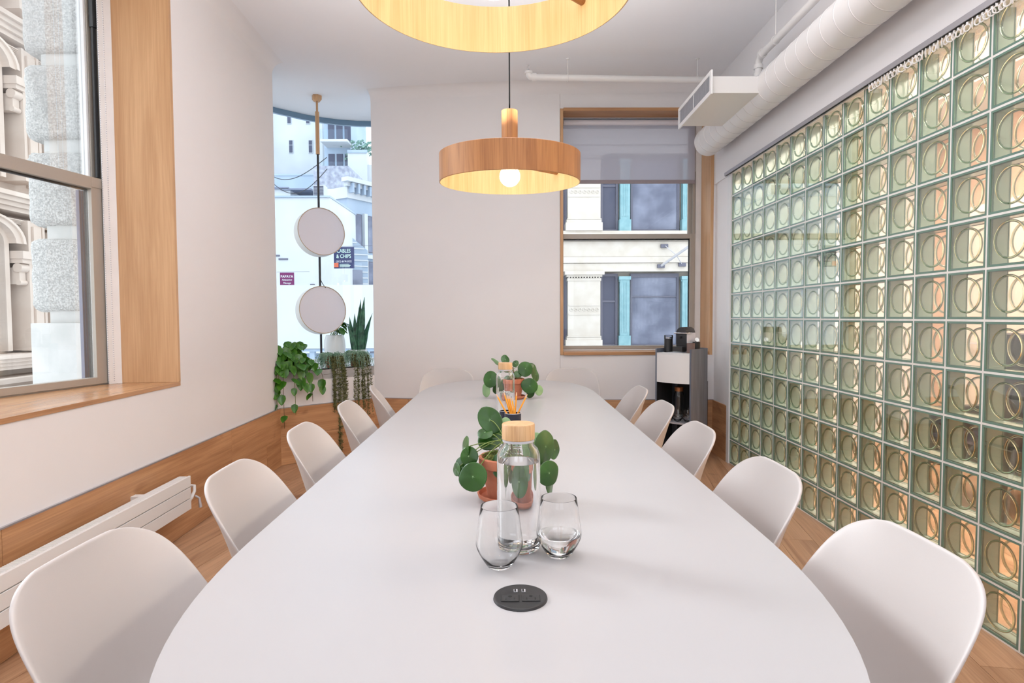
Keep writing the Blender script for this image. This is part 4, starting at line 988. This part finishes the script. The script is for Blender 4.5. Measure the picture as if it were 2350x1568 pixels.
def strand_plant(name, label, loc, pr, ph_, drop, spread, seedn):
    t = thing(name, label, 'potted plant', loc, group='trailing succulents in terracotta pots'); R.seed(seedn)
    q = B(); q.lathe([(0, .001), (pr * .68, .001), (pr * .70, .004), (pr * .95, ph_ * .78), (pr, ph_ * .8), (pr, ph_), (pr - .008, ph_), (pr - .01, ph_ * .85), (0, ph_ * .83)], seg=36); q.obj('pot', 'terra', t, smooth=.5)
    q = B(); q2 = B()
    nrm = Vector((-nn.x, -nn.y, 0)); ux = Vector((un.x, un.y, 0))
    for k in range(170):      # mop of thin leaves on top
        a = R.uniform(0, 2 * PI); r0 = R.uniform(0, pr * .8); s0 = Vector((r0 * math.cos(a), r0 * math.sin(a), ph_ * .9)); d = Vector((math.cos(a), math.sin(a), 0))
        rr = R.uniform(.3, 1.0); pts_ = bez([s0, s0 + d * .04 + Vector((0, 0, R.uniform(.03, .09))), s0 + d * spread * rr + Vector((0, 0, R.uniform(-.02, .05))), s0 + d * spread * rr * 1.1 + Vector((0, 0, R.uniform(-.12, -.02)))], 7)
        q.tube(pts_, .0014, 4, cap=False)
        for p in pts_[2:]:
            for _ in range(2):
                e = p + Vector((R.uniform(-.014, .014), R.uniform(-.014, .014), R.uniform(-.016, .008))); q.tube([p, (p + e) / 2 + Vector((0, 0, .003)), e], [.0016, .0022, .0006], 4, cap=False)
    o = q.obj('foliage', 'hoya', t, smooth=2); o['kind'] = 'stuff'
    for (off, ln) in drop:   # hanging strands over the edge of the sill, in front of the wall
        for rep in range(4):
            x = off + R.uniform(-.012, .012); base = Vector((0, 0, ph_)); edge = nrm * (edge_d[name_i] + R.uniform(.01, .035)) + ux * x
            L2 = ln * R.uniform(.85, 1.0)
            pts_ = bez([base + nrm * .03 + ux * x * .8, edge * .8 + Vector((0, 0, ph_ + .02)), edge + Vector((0, 0, .02)), edge + Vector((0, 0, -L2 * .5)), edge + ux * R.uniform(-.01, .01) + Vector((0, 0, -L2))], 22)
            q2.tube(pts_, .0016, 4, cap=False)
            for i, p in enumerate(pts_[3:]):
                for _ in range(4):
                    p3 = p + Vector((0, 0, R.uniform(-.012, .012))); a = R.uniform(0, 2 * PI); d = Vector((math.cos(a), math.sin(a), 0))
                    q2.tube([p3, p3 + d * .011 + Vector((0, 0, -.003)), p3 + d * .018 + Vector((0, 0, .008))], [.0026, .0024, .0006], 4, cap=False)
    o = q2.obj('hanging_strands', 'hoyaolive', t, smooth=2); o['kind'] = 'stuff'
    return t
edge_d = {0: .115, 1: .10}; name_i = 0
strand_plant('potted_trailing_plant', 'grey green trailing plant in a terracotta pot, longest strands hanging below the wainscot top', (-1.600, 5.44, .786), .062, .105, [(-.055, .36), (-.035, .40), (-.01, .78), (.015, .84), (.04, .46), (.065, .36)], .105, 5)
name_i = 1; edge_d = {0: .115, 1: .085}
strand_plant('potted_trailing_plant', 'grey green trailing plant in front of the snake plant, shorter strands', (-1.415, 5.600, .786), .066, .115, [(-.075, .36), (-.045, .40), (-.01, .42), (.025, .46), (.055, .50), (.085, .48)], .105, 6)
# white pot with glossy leaves
zz = thing('potted_leafy_plant', 'small glossy green plant in a round white ceramic pot behind the lower lamp disc', 'potted plant', (-1.713, 5.95, .786))
q = B(); q.lathe([(0, .001), (.06, .001), (.075, .01), (.098, .10), (.105, .17), (.100, .235), (.085, .285), (.080, .285), (.082, .26), (0, .25)], seg=44); q.obj('pot', 'ceramic', zz, smooth=.7)
R.seed(21)
M['zzleaf'] = M['pothos']
for k in range(16):
    a = R.uniform(-.9, 1.6); s0 = Vector((R.uniform(-.04, .04), R.uniform(-.04, .04), .25)); en = s0 + Vector((math.cos(a) * R.uniform(.06, .14), -R.uniform(0, .05), R.uniform(.05, .17)))
    q = B(); q.tube(bez([s0, s0 + Vector((0, 0, .08)), en], 6), .0025, 5); q.obj('stem', 'stem', zz, smooth=2)
    place_leaf(zz, en, R.uniform(-2.4, -.6), R.uniform(-.9, .3), R.uniform(.7, 1.05), heart_me)
sn = thing('snake_plant', 'tall spiky snake plant at the right of the niche', 'potted plant', (-1.474, 5.93, .786))
q = B(); q.lathe([(0, .001), (.07, .001), (.085, .14), (.08, .14), (.078, .125), (0, .12)], seg=32); q.obj('pot', 'ceramic', sn, smooth=.6)
for (x, y, h_, tx, ty, w_) in [(.0, .0, .54, .03, 0, .030), (.022, -.02, .56, .068, 0, .030), (-.03, .0, .40, -.035, .01, .026), (-.055, .02, .37, -.085, 0, .024), (.03, .02, .40, .155, -.05, .022), (-.02, -.03, .30, -.10, -.03, .022), (.045, .0, .30, .10, .03, .022), (0.01, .03, .46, .0, .04, .026)]:
    q = B(); n = 10; rows = []
    for i in range(n + 1):
        t = i / n; w = w_ * (1 - t ** 3.2) * (.55 + 1.1 * t * (1 - t) * 2) + .0006; c = Vector((x + (tx - x) * t ** 1.4, y + (ty - y) * t ** 1.4, .10 + h_ * t)); tw = .5 * t
        rows.append([q.bm.verts.new(c + Vector((u * w * math.cos(tw), u * w * math.sin(tw) - (1 - abs(u)) * w * -.35, 0))) for u in (-1, -.5, 0, .5, 1)])
    for a, c in zip(rows, rows[1:]):
        for j in range(4): q.bm.faces.new((a[j], a[j + 1], c[j + 1], c[j]))
    o = q.obj('leaf', 'snake', sn, smooth=3); md = o.modifiers.new('t', 'SOLIDIFY'); md.thickness = .004


# ---------------------------------------------------------------- outside
b = B(); b.box(-60, 60, 6.6, 120, -5.2, -5.0); b.box(-60, -2.9, -20, 6.6, -5.2, -5.0)
struct('ground_street', b, 'bounce_ground')
# rough granite pier just outside the left window
gp = thing('granite_pier', 'pier of rock-faced grey granite blocks just outside the left window', 'stone pier', (-2.83, 4.25, 0))
R.seed(4)
def rock(w, d, h_):
    q = B(); bm = q.bm; q.box(-w / 2, w / 2, -d / 2, d / 2, -h_ / 2, h_ / 2)
    bmesh.ops.bevel(bm, geom=bm.edges[:], offset=.055, segments=5, affect='EDGES', profile=.5)
    bmesh.ops.subdivide_edges(bm, edges=[e for e in bm.edges if e.calc_length() > .06], cuts=9, use_grid_fill=True)
    for v in bm.verts: v.co += v.co.normalized() * R.uniform(-.004, .004) + Vector((R.uniform(-.002, .002), R.uniform(-.002, .002), R.uniform(-.002, .002)))
    return q
for (z0_, z1_) in ((2.967, 3.46), (2.411, 2.903), (1.855, 2.339), (1.290, 1.775)):
    o = rock(.62, .60, z1_ - z0_).obj('stone_block', 'granite', gp, smooth=2); o.location = (0, 0, (z0_ + z1_) / 2)
for (z0_, z1_) in ((2.903, 2.967), (2.339, 2.411), (1.775, 1.855), (1.215, 1.290)):
    q = B(); q.box(-.20, .28, -.265, .28, z0_ - .02, z1_ + .02); q.obj('recessed_course', 'smoothstone', gp)
q = B(); q.box(-.305, .30, -.30, .30, .78, 1.215); q.obj('smooth_block', 'smoothstone', gp, bevel=.004)
q = B(); q.box(-.33, .32, -.33, .32, -5.0, .778); q.obj('lower_shaft', 'smoothstone', gp)
# ornate cream building across the side street (runs along y at x = -9)
ob = thing('ornate_building', 'cream building with arched windows, brackets and cornices behind the granite pier', 'building', (-9, 11.3, -5))
z_ = lambda z: z + 5
q = B(); q.box(-1.0, -.35, -2.6, 6, 0, 14.5); q.obj('wall', 'cream', ob)
def mould(zt, zb, pr, m='cream'):
    q = B(); n = 4
    for k in range(n):
        f = pr * (1 - k / n * .75); q.box(-.35, f, -2.62, 6.02, z_(zt - (zt - zb) * (k + 1) / n), z_(zt - (zt - zb) * k / n) - .002)
    q.obj('cornice', m, ob)
for zt, zb, pr in ((6.62, 6.28, .34), (3.50, 3.18, .34), (.62, .34, .36), (9.75, 9.4, .34), (-2.6, -2.95, .3)): mould(zt, zb, pr)
for zt, zb, pr in ((.20, .08, .16), (3.06, 2.98, .12), (6.16, 6.08, .12)): mould(zt, zb, pr)
pier = B(); pier.box(-.35, .14, -.14, .14, 0, 2.40); pier.box(.14, .19, -.09, .09, .12, 2.3); pier.box(-.35, .17, .14, .20, 0, 2.40); pier.box(-.35, .17, -.20, -.14, 0, 2.40); pm = pier.mesh('pilaster', 'cream')
cb = B(); cb.box(-.3, .24, -.12, .12, .46, .60); cb.box(-.3, .21, -.10, .10, .38, .46); cb.lathe([(0, -.09), (.085, -.09), (.085, .09), (0, .09)], (.10, 0, .30), 16, 0, 'y'); cb.box(-.3, .12, -.07, .07, .0, .3); cb.lathe([(0, -.08), (.05, -.08), (.05, .08), (0, .08)], (.10, 0, .03), 14, 0, 'y'); cbm = cb.mesh('bracket', 'cream', .6)
ar = B(); n = 14
def arch_ring(q, r0, r1, x0, x1, zc, sq=.62):
    prev = None
    for k in range(n + 1):
        a = PI * k / n; c, s_ = math.cos(a), math.sin(a) * sq
        cur = [q.bm.verts.new((xx, rr * c, zc + rr * s_)) for xx, rr in ((x0, r0), (x1, r0), (x1, r1), (x0, r1))]
        if prev:
            for j in range(4): q.bm.faces.new((prev[j], prev[(j + 1) % 4], cur[(j + 1) % 4], cur[j]))
        prev = cur
arch_ring(ar, .62, .74, -.35, .16, 1.95); arch_ring(ar, .74, .80, -.35, .20, 1.95); arch_ring(ar, .52, .62, -.35, .02, 1.95)
ar.box(-.35, .02, -.62, -.52, 0, 1.95); ar.box(-.35, .02, .52, .62, 0, 1.95)
arm_ = ar.mesh('arch_frame', 'cream')
wn_ = B(); wn_.box(-.349, -.30, -.52, .52, 0, 2.25); wnm = wn_.mesh('window', 'cream'); 
pn_ = B(); pn_.box(-.30, -.28, -.46, .46, .1, 1.3); pn_.box(-.30, -.28, -.46, .46, 1.38, 2.1); pnm = pn_.mesh('pane', 'winblue')
for s_ in (.66, 3.79, -2.5, 6.9):
    for k in range(-1, 3):
        yy = .05 + k * 2.15
        for me_, dy, dz in ((pm, 0, 0), (cbm, -.30, 1.22), (cbm, .30, 1.22), (arm_, -1.075, 0), (wnm, -1.075, 0)):
            if k == -1 and (dy < -1 or dy == -.30): continue
            o = bpy.data.objects.new(me_.name.split('.')[0], me_); link(o, ob); o.location = (0, yy + dy, z_(s_ + dz))
            if me_ is wnm: o2 = bpy.data.objects.new('pane', pnm); link(o2, o)
# stone and teal iron building across the street, seen through the far window
sb = thing('stone_building', 'pale stone building with teal iron columns and dark windows across the street', 'building', (1.86, 18, -5))
q = B(); q.box(-4.6, 12, .42, 1.2, 0, 17); q.obj('wall', 'creamhi', sb)
PB = 4.29
def part_mesh(name, boxes, m):
    q = B()
    for bx in boxes: q.box(*bx)
    return q.mesh(name, m)
pil = part_mesh('pilaster', [(0, .975, -.1, .42, .30, 2.1), (-.07, 1.03, -.16, .42, 0, .24), (-.04, 1.0, -.13, .42, .24, .32), (-.03, 1.0, -.13, .42, .33, .36), (.02, .955, -.12, .42, 1.0, 1.04), (.02, .955, -.12, .42, 1.27, 1.31)], 'creamhi')
capm = part_mesh('capital', [(-.02, .995, -.12, .42, 2.02, 2.10), (-.05, 1.02, -.16, .42, 2.14, 2.20), (-.1, 1.08, -.22, .42, 2.20, 2.30)] + [(k * .082 + .01, k * .082 + .05, -.15, .42, 2.10, 2.14) for k in range(12)], 'creamhi')
ro = B()
for k in range(7): ro.torus((.10 + k * .130, -.112, 1.155), .042, .011, 'y', 14, 5)
rom = ro.mesh('rosette_band', 'creamhi', 1)
tc = [(0, .355, .05, .3, 0, .36), (.03, .325, .08, .3, .36, 2.1), (0, .355, .05, .3, 2.06, 2.16)] + [(.085 + k * .05, .115 + k * .05, .07, .08, .45, 1.98) for k in range(4)] + [(.0, .1, .12, .13, 2.0, 2.06)]
tcm = part_mesh('iron_column', tc, 'teal')
dkf = part_mesh('window', [(0, .06, .25, .34, 0, 2.26), (.45, .52, .25, .34, 0, 2.26), (.06, .45, .25, .34, 0, .09), (.06, .45, .25, .34, 2.17, 2.26), (.06, .45, .27, .33, 1.38, 1.44)], 'slate')
dkp = part_mesh('pane', [(.06, .45, .30, .31, .09, 2.17)], 'bglass')
bgf = part_mesh('window', [(0, .06, .25, .34, 0, 2.26), (1.42, 1.49, .25, .34, 0, 2.26), (.06, 1.42, .25, .34, 0, .09), (.06, 1.42, .25, .34, 2.14, 2.26), (.06, 1.42, .27, .32, 1.53, 1.57)], 'slate')
bgp = part_mesh('pane', [(.06, 1.42, .30, .31, .09, 2.14)], 'winblue')
for s_ in range(-1, 4):
    z = .295 + s_ * 3.515 + 5
    q = B(); q.box(-4.6, 12, -.02, .42, z + 2.305, z + 2.55); q.box(-4.6, 12, -.06, .42, z + 2.56, z + 2.74); q.box(-4.6, 12, -.02, .42, z + 2.75, z + 3.20); q.box(-4.6, 12, -.14, .42, z + 3.21, z + 3.30); q.box(-4.6, 12, -.22, .42, z + 3.31, z + 3.44); q.box(-4.6, 12, -.12, .42, z + 3.45, z + 3.51)
    q.obj('entablature', 'creamhi', sb)
    for k in range(-1, 3):
        x = k * PB
        for me_, dx, ch_ in ((pil, 0, None), (capm, 0, None), (rom, 0, None), (dkf, 1.04, dkp), (tcm, 1.57, None), (bgf, 1.95, bgp), (tcm, 3.47, None), (dkf, 3.83 - .06, dkp)):
            o = bpy.data.objects.new(me_.name.split('.')[0], me_); link(o, sb); o.location = (x + dx, 0, z)
            if ch_: link(bpy.data.objects.new('pane', ch_), o)
# flagpole bracket on its front
fp = thing('flagpole', 'bare white flagpole with three dark wall brackets on the stone facade', 'flagpole', (4.66, 17.95, 2.75))
q = B(); q.tube([(0, -.02, 0), (.74, -1.1, .62)], .038, 12); q.ball((.76, -1.12, .64), .06, 12); q.obj('pole', 'silver', fp, smooth=1)
for (a, c) in (((.12, -.05, .60), (.33, -.5, .28)), ((.62, -.05, .06), (.33, -.5, .28))):
    q = B(); q.tube([a, c], .014, 6); q.obj('stay', 'silver', fp)
for a in ((0, 0, 0), (.10, 0, .60), (.64, 0, .04)):
    q = B(); q.box(a[0] - .11, a[0] + .11, -.06, .02, a[2] - .055, a[2] + .055); q.obj('wall_plate', 'slate', fp, bevel=.01)

# view up the street through the niche glass: x = (px-1161) * d / 1365, z from the horizon
def bld(name, label, loc, rz=0): return thing(name, label, 'building', loc, rz)
tw = bld('white_tower', 'tall plain white building with few small windows, left in the niche view', (-19.5, 48, -5))
q = B(); q.box(0, 4.97, 0, 8, 0, 32); q.box(-6, 0, -1.2, 8, 0, 30); q.obj('wall', 'bwhite', tw)
wf = part_mesh('window', [(0, .34, -.06, .0, 0, 1.05)], 'bwhite'); wp = part_mesh('pane', [(.04, .30, -.08, -.061, .05, .62), (.04, .30, -.08, -.061, .66, 1.0)], 'bglass')
for (px, py) in ((677, 357), (721, 357), (674, 292), (716, 292), (677, 232)):
    o = bpy.data.objects.new('window', wf); link(o, tw); o.location = ((px - 1161) * 48 / 1365 + 19.5 - .17, 0, 1.245 + (728 - py) * 48 / 1365 + 5); link(bpy.data.objects.new('pane', wp), o)
q = B(); q.box(-.1, 5.1, -.1, 0, 16.95, 17.05); q.obj('ledge', 'bblue', tw)
b2 = bld('low_blue_building', 'pale blue low building below the white tower', (-17.2, 44, -5)); q = B(); q.box(-4, 3.2, 0, 2.6, 0, 16.6); q.box(-4.05, 3.25, -.06, 2.6, 16.6, 16.72); q.obj('wall', 'bblue', b2)
lb = bld('low_white_building', 'low white rendered building with a rooftop hut behind the upper lamp disc', (-10.6, 26, -5))
q = B(); q.box(0, 3.0, 0, 6, 0, 11.42); q.obj('wall', 'bwhite', lb); q = B(); q.box(-.02, 3.03, -.06, 6, 11.425, 11.50); q.obj('parapet', 'bblue', lb)
q = B(); q.box(.0, .95, 1.0, 3, 11.50, 12.05); q.obj('hut', 'bwhite', lb); q = B(); q.box(-.3, .9, .9, 1.0, 12.0, 12.08); q.prism([(.55, .9), (1.9, .9), (1.9, 3), (.55, 3)], 11.95, 12.02); q.obj('hut_roof', 'winblue', lb)
for (x, z, w) in ((.30, 8.9, .5), (.75, 8.75, .4), (.2, 7.1, .9)):
    q = B(); q.box(x, x + w, -.03, 0, z, z + .07); q.obj('ledge', 'slate', lb)
q = B(); q.box(2.1, 2.28, -.05, 0, 6.7, 7.7); q.box(2.55, 2.72, -.05, 0, 6.6, 7.6); q.obj('window', 'bglass', lb)
ac = thing('roof_cooling_unit', 'blue louvred cooling unit on the roof of the low white building', 'cooling unit', (-8.5, 26.6, 6.48))
q = B(); q.box(0, .48, 0, .5, 0, .62); q.obj('casing', 'bwhite', ac)
for k in range(9):
    for x in (.02, .25):
        q = B(); q.box(x, x + .2, -.02, -.001, .04 + k * .062, .078 + k * .062); q.obj('louver', 'bglass', ac)
bk = bld('brick_building', 'weathered pale brick building in the middle of the niche view', (-12.1, 38, -5))
q = B(); q.box(0, 2.2, 0, 5, 0, 15.8); q.obj('wall', 'brick', bk)
q = B(); q.box(.82, 1.38, -.06, 0, 13.7, 14.35); f_ = q.obj('window', 'bwhite', bk); q = B(); q.box(.88, 1.07, -.08, -.061, 13.78, 14.28); q.box(1.12, 1.32, -.08, -.061, 13.78, 14.28); q.obj('pane', 'bglass', f_)
q = B(); q.box(.05, .35, -.4, 0, 13.4, 14.2); q.box(.1, .3, -.35, -.1, 14.2, 14.5); q.obj('chimney_vent', 'bblue', bk)
for (x, z) in ((.3, 8.2), (.85, 8.0), (1.45, 7.9), (.3, 6.0), (.85, 5.9), (1.45, 5.9)):
    q = B(); q.box(x, x + .25, -.06, 0, z, z + 1.15); f_ = q.obj('window', 'slate', bk); q = B(); q.box(x + .03, x + .22, -.075, -.061, z + .05, z + 1.1); q.obj('pane', 'bglass', f_)
gt = bld('balcony_tower', 'pale modern tower with projecting balconies above the brick building', (-13.2, 44, -5))
q = B(); q.box(0, 1.9, 0, 5, 0, 22.5); q.obj('wall', 'bblue', gt)
for z in (16.35, 18.6, 20.8):
    q = B(); q.box(.2, 2.1, -1.6, 0, z, z + .16); q.obj('balcony_slab', 'bwhite', gt)
    q = B(); q.box(.2, 2.1, -1.6, -1.57, z + .2, z + .85); q.obj('balcony_glass', 'bayglass', gt)
    for x in (.3, .9, 1.5): q = B(); q.box(x, x + .45, -.05, 0, z + .3, z + 1.8); q.obj('window', 'bglass', gt)
pb = bld('terrace_building', 'white building with a planted roof terrace at the right of the niche view', (-11.25, 43, -5))
q = B(); q.box(0, 1.35, 0, .8, 0, 18.1); q.box(1.35, 2.0, .3, .8, 0, 17.2); q.obj('wall', 'bwhite', pb)
q = B(); q.box(0, 1.4, -.1, 0, 17.95, 18.15); q.obj('parapet', 'bblue', pb)
ts = thing('roof_shrub', 'bluish green shrub on the roof terrace', 'shrub', (-10.2, 43.8, 13.0)); R.seed(9); q = B()
for k in range(90):
    c = Vector((R.gauss(0, .55), R.gauss(0, .3), R.gauss(.5, .28)))
    for _ in range(3): q.ball(tuple(c + Vector((R.uniform(-.1, .1),) * 3)), R.uniform(.05, .10), 6)
q.tube([(0, 0, 0), (0, 0, .5)], .05, 6)
q.obj('foliage', 'treegreen', ts)
# classical iron front building, receding to the right
cf = bld('columned_building', 'pale building with a heavy cornice and tall columned windows in the niche view', (-7.9, 30, -5), math.radians(56))
q = B(); q.box(0, 9, 0, 4, 0, 12.2); q.obj('wall', 'bblue', cf)
q = B(); q.box(-.2, 9, -.25, 0, 12.75, 12.95); q.box(-.35, 9, -.45, 0, 12.95, 13.15); q.box(-.1, 9, -.1, 4, 12.2, 12.75); q.obj('cornice', 'bwhite', cf)
dn_ = part_mesh('bracket', [(0, .12, -.4, -.02, 12.45, 12.92)], 'bblue')
for k in range(22): o = bpy.data.objects.new('bracket', dn_); link(o, cf); o.location = (k * .38, 0, 0)
for s_ in range(5):
    z = 9.6 - s_ * 2.35
    q = B(); q.box(-.05, 9, -.14, 0, z - .32, z - .12); q.obj('band', 'bwhite', cf)
    for k in range(8):
        x = .3 + k * 1.0
        q = B(); q.box(x, x + .62, .0 - .02, 0, z, z + 1.9); f_ = q.obj('window', 'slate', cf); q = B(); q.box(x + .05, x + .57, -.03, -.021, z + .05, z + 1.85); q.obj('pane', 'winblue', f_)
        q = B(); q.box(x + .68, x + .90, -.16, 0, z - .1, z + 1.95); q.obj('column', 'bwhite', cf)
md_ = bld('strip_window_building', 'tall pale building with strips of tall windows at the right edge of the niche', (-11.2, 47, -5), math.radians(40))
q = B(); q.box(0, 12, 0, 3, 0, 16.5); q.obj('wall', 'bwhite', md_)
for s_ in range(5):
    z = 13.2 - s_ * 2.9
    q = B(); q.box(.2, 12, -.06, 0, z, z + 1.5); f_ = q.obj('window_strip', 'bglass', md_)
    fin = part_mesh('fin', [(0, .16, -.16, -.061, z, z + 1.5)], 'bwhite')
    for k in range(16): o = bpy.data.objects.new('fin', fin); link(o, f_); o.location = (.3 + k * .72, 0, 0)
sd = bld('shingled_house', 'grey shingled wall with a sloping top beside the lamp discs', (-8.85, 29, -5), math.radians(30))
q = B()
v = [(0, 11.3), (2.2, 9.6), (2.2, 0), (0, 0)]
f0 = [q.bm.verts.new((x, 0, z)) for x, z in v]; f1 = [q.bm.verts.new((x, 1.6, z)) for x, z in v]; q.bm.faces.new(f0); q.bm.faces.new(f1[::-1])
for k in range(4): q.bm.faces.new((f0[k], f1[k], f1[(k + 1) % 4], f0[(k + 1) % 4]))
q.obj('wall', 'bblue', sd)
for k in range(22):
    z = 5 + k * .29; xm = min(2.2, max(0.0, (11.3 - z - .1) / .773))
    if xm > .1: q = B(); q.box(0, xm, -.03, -.001, z, z + .06); q.obj('shingle_course', 'bwhite', sd)
q = B(); q.box(1.4, 1.9, -.07, -.031, 7.2, 8.6); q.obj('window', 'winblue', sd)
# fire escape
fe = thing('fire_escape', 'dark iron fire escape platform below the navy banner', 'fire escape', (-12.0, 36.95, 3.5))
q = B(); q.box(0, 1.3, 0, .6, -.03, .0); q.obj('platform', 'slate', fe)
q = B()
for k in range(14): q.box(k * .1, k * .1 + .015, 0, .015, 0, .45)
q.box(0, 1.3, 0, .02, .44, .47); q.obj('railing', 'slate', fe)
q = B(); q.tube([(.1, 0, 0), (.5, 0, -.75)], .02, 6); q.tube([(1.1, 0, 0), (.6, 0, -.75)], .02, 6); q.obj('strut', 'slate', fe)
# shed with a white fascia over the pavement, grey wall beneath
sw = thing('sidewalk_shed', 'long white fascia of a shed over the pavement behind the plants', 'shed', (-6.6, 12, -5))
q = B(); q.box(0, 7.5, 0, .1, 5.62, 6.90); q.box(0, 7.5, .101, 2, 6.5, 6.6); q.obj('fascia', 'bwhite', sw)
q = B(); q.box(0, 7.5, .3, .4, 0, 5.5); q.obj('lower_wall', 'bblue', sw); q = B(); q.box(0, 7.5, .05, .29, 5.56, 5.61); q.obj('beam', 'bblue', sw)
for x in (.2, 2.6, 5.0): q = B(); q.box(x, x + .1, .1, .2, 0, 5.6); q.obj('post', 'bblue', sw)
# banners
def banner(name, label, loc, w, h_, m, rz, bend):
    t = thing(name, label, 'banner', loc, rz); q = B(); n = 10; vs = []
    for k in range(n + 1):
        x = -w / 2 + w * k / n; y = bend * math.sin(PI * k / n)
        vs.append([q.bm.verts.new((x, y + dy, z)) for dy, z in ((0, -h_ / 2), (0, h_ / 2), (.006, h_ / 2), (.006, -h_ / 2))])
    for a, c in zip(vs, vs[1:]):
        for j in range(4): q.bm.faces.new((a[j], a[(j + 1) % 4], c[(j + 1) % 4], c[j]))
    q.bm.faces.new(vs[0]); q.bm.faces.new(vs[-1][::-1]); q.obj('cloth', m, t, smooth=.8)
    q = B(); q.tube([(-w * .7, 0, h_ / 2 + .01), (w * 1.6, 0, h_ / 2 + .02)], .004, 5); q.obj('wire', 'slate', t); return t
UP = Matrix.Rotation(PI / 2, 4, 'X')
bn = banner('street_banner', 'navy banner lettered CABLES & CHIPS hanging over the street', (-3.785, 14, 2.64), .49, .50, 'banner_navy', math.radians(-6), -.012)
for s_, z, sz, m_, sx in (('CABLES', .155, .125, 'mint', .80), ('& CHIPS', .03, .125, 'mint', .80), ('(212) 619-5132', -.088, .062, 'printw', .98), ('Computer Supplies', -.148, .030, 'mint', 1), ('WWW.CABLESANDCHIPS', -.195, .028, 'printw', .8)):
    if z < -.1: continue
    text(s_, sz, m_, bn, Matrix.Translation((0, -.018, z)) @ UP, sx=sx)
q = B(); q.box(-.235, -.13, -.016, -.014, -.22, -.12); q.obj('orange_print', 'banner_red', bn)
for z, w in ((-.152, .22), (-.182, .26), (-.212, .24)): q = B(); q.box(-.10, -.10 + w, -.0165, -.0145, z - .006, z + .006); q.obj('print_line', 'mint', bn)
bn = banner('street_banner', 'purple banner lettered PAPAYA low at the left of the niche view', (-5.12, 14, 2.11), .33, .38, 'banner_purple', 0, -.004)
for s_, z, sz in (('PAPAYA', .095, .088), ('Relaxation', .02, .06), ('Massage', -.055, .06), ('Center', -.125, .06)): text(s_, sz, 'printw', bn, Matrix.Translation((0, -.012, z)) @ UP, sx=.92, shear=0 if s_ == 'PAPAYA' else .3)
for k, (z0_, sag, z1_, lab) in enumerate(((4.75, -.55, 4.55, 'upper thin dark wire sagging outside the niche glass'), (4.62, -.62, 4.32, 'lower thin dark wire sagging outside the niche glass'))):
    t = thing('overhead_wire', lab, 'wire', (-5.0, 12, 0)); pts_ = []
    for i in range(25):
        u = i / 24; pts_.append((u * 1.55 - .1, 0, z0_ + (z1_ - z0_) * u + sag * math.sin(PI * u ** (.8 + .25 * k)) * 1.0 - 0.12))
    q = B(); q.tube(pts_, .0075, 6); q.obj('wire', 'blackm', t)

# ---------------------------------------------------------------- corridor behind the glass blocks
b = B(); b.box(4.10, 4.25, -2.4, 5.9, 0, 3.05); cwall = struct('wall_corridor', b, 'peach')
b = B(); b.box(2.0, 4.25, 5.8, 5.9, 0, .95); b.box(2.0, 4.25, 5.8, 5.9, 2.45, 3.05); b.box(2.0, 2.06, 5.8, 5.9, .95, 2.45); b.box(3.1, 4.25, 5.8, 5.9, .95, 2.45); b.box(2.0, 4.25, -2.4, -2.3, 0, 3.05); b.box(2.0, 2.1, 5.38, 5.8, 0, 3.05)
struct('wall_corridor_end', b, 'paint')
b = B(); b.box(2.02, 4.25, -2.4, 5.9, 2.98, 3.08); struct('ceiling_corridor', b, 'ceil')
w4 = bpy.data.objects.new('window_4', None); link(w4); w4['kind'] = 'structure'
fb('window_frame', [(2.06, 3.1, 5.82, 5.87, .95, 1.0), (2.06, 3.1, 5.82, 5.87, 2.40, 2.45), (2.06, 3.1, 5.82, 5.87, 1.66, 1.71)], 'casing', w4)
for k, (y, w) in enumerate(((.6, 1.0), (2.4, .9), (4.3, .9))):
    d_ = bpy.data.objects.new('door_%d' % (k + 1), None); link(d_); d_['kind'] = 'structure'
    q = B(); q.box(4.06, 4.10, y, y + w, 0, 2.1); q.obj('door_leaf', 'cordoor', d_, bevel=.004)
    q = B(); q.box(4.04, 4.10, y - .08, y, 0, 2.18); q.box(4.04, 4.10, y + w, y + w + .08, 0, 2.18); q.box(4.04, 4.10, y, y + w, 2.1, 2.18); q.obj('door_frame', 'white', d_)
    q = B(); q.tube([(4.05, y + w - .08, 1.0), (4.02, y + w - .08, 1.0), (4.02, y + w - .2, 1.0)], .01, 8); q.obj('door_handle', 'chrome', d_)
# low oak bench back and a dark armchair beyond the blocks
bs = thing('oak_sideboard', 'long oak sideboard standing in the corridor beyond the glass blocks', 'sideboard', (3.85, 3.4, 0))
q = B(); q.box(-.2, .2, -1.1, 1.1, .1, .78); q.obj('body', 'oaky', bs, bevel=.006)
for k in range(4): q = B(); q.box(-.215, -.201, -1.08 + k * .545, -.56 + k * .545, .12, .76); q.obj('door', 'oaky', bs, bevel=.003)
q = B()
for sx in (-.15, .15):
    for sy in (-1.0, 1.0): q.box(sx - .02, sx + .02, sy - .02, sy + .02, 0, .1)
q.obj('foot', 'blackm', bs)
ac_ = thing('armchair', 'dark armchair seen blurred through the nearest glass blocks', 'chair', (3.15, 3.75, 0), math.radians(100))
q = B(); q.box(-.3, .3, -.3, .3, .25, .45); q.obj('seat', 'navy', ac_, bevel=.04)
q = B(); q.box(-.3, .3, -.36, -.24, .35, 1.12); q.obj('backrest', 'navy', ac_, bevel=.04)
for sx in (-.34, .28): q = B(); q.box(sx, sx + .07, -.3, .3, .3, .62); q.obj('armrest', 'navy', ac_, bevel=.02)
for sx in (-.26, .26):
    for sy in (-.26, .26): q = B(); q.tube([(sx, sy, .26), (sx, sy, 0)], .016, 8); q.obj('leg', 'blackm', ac_)
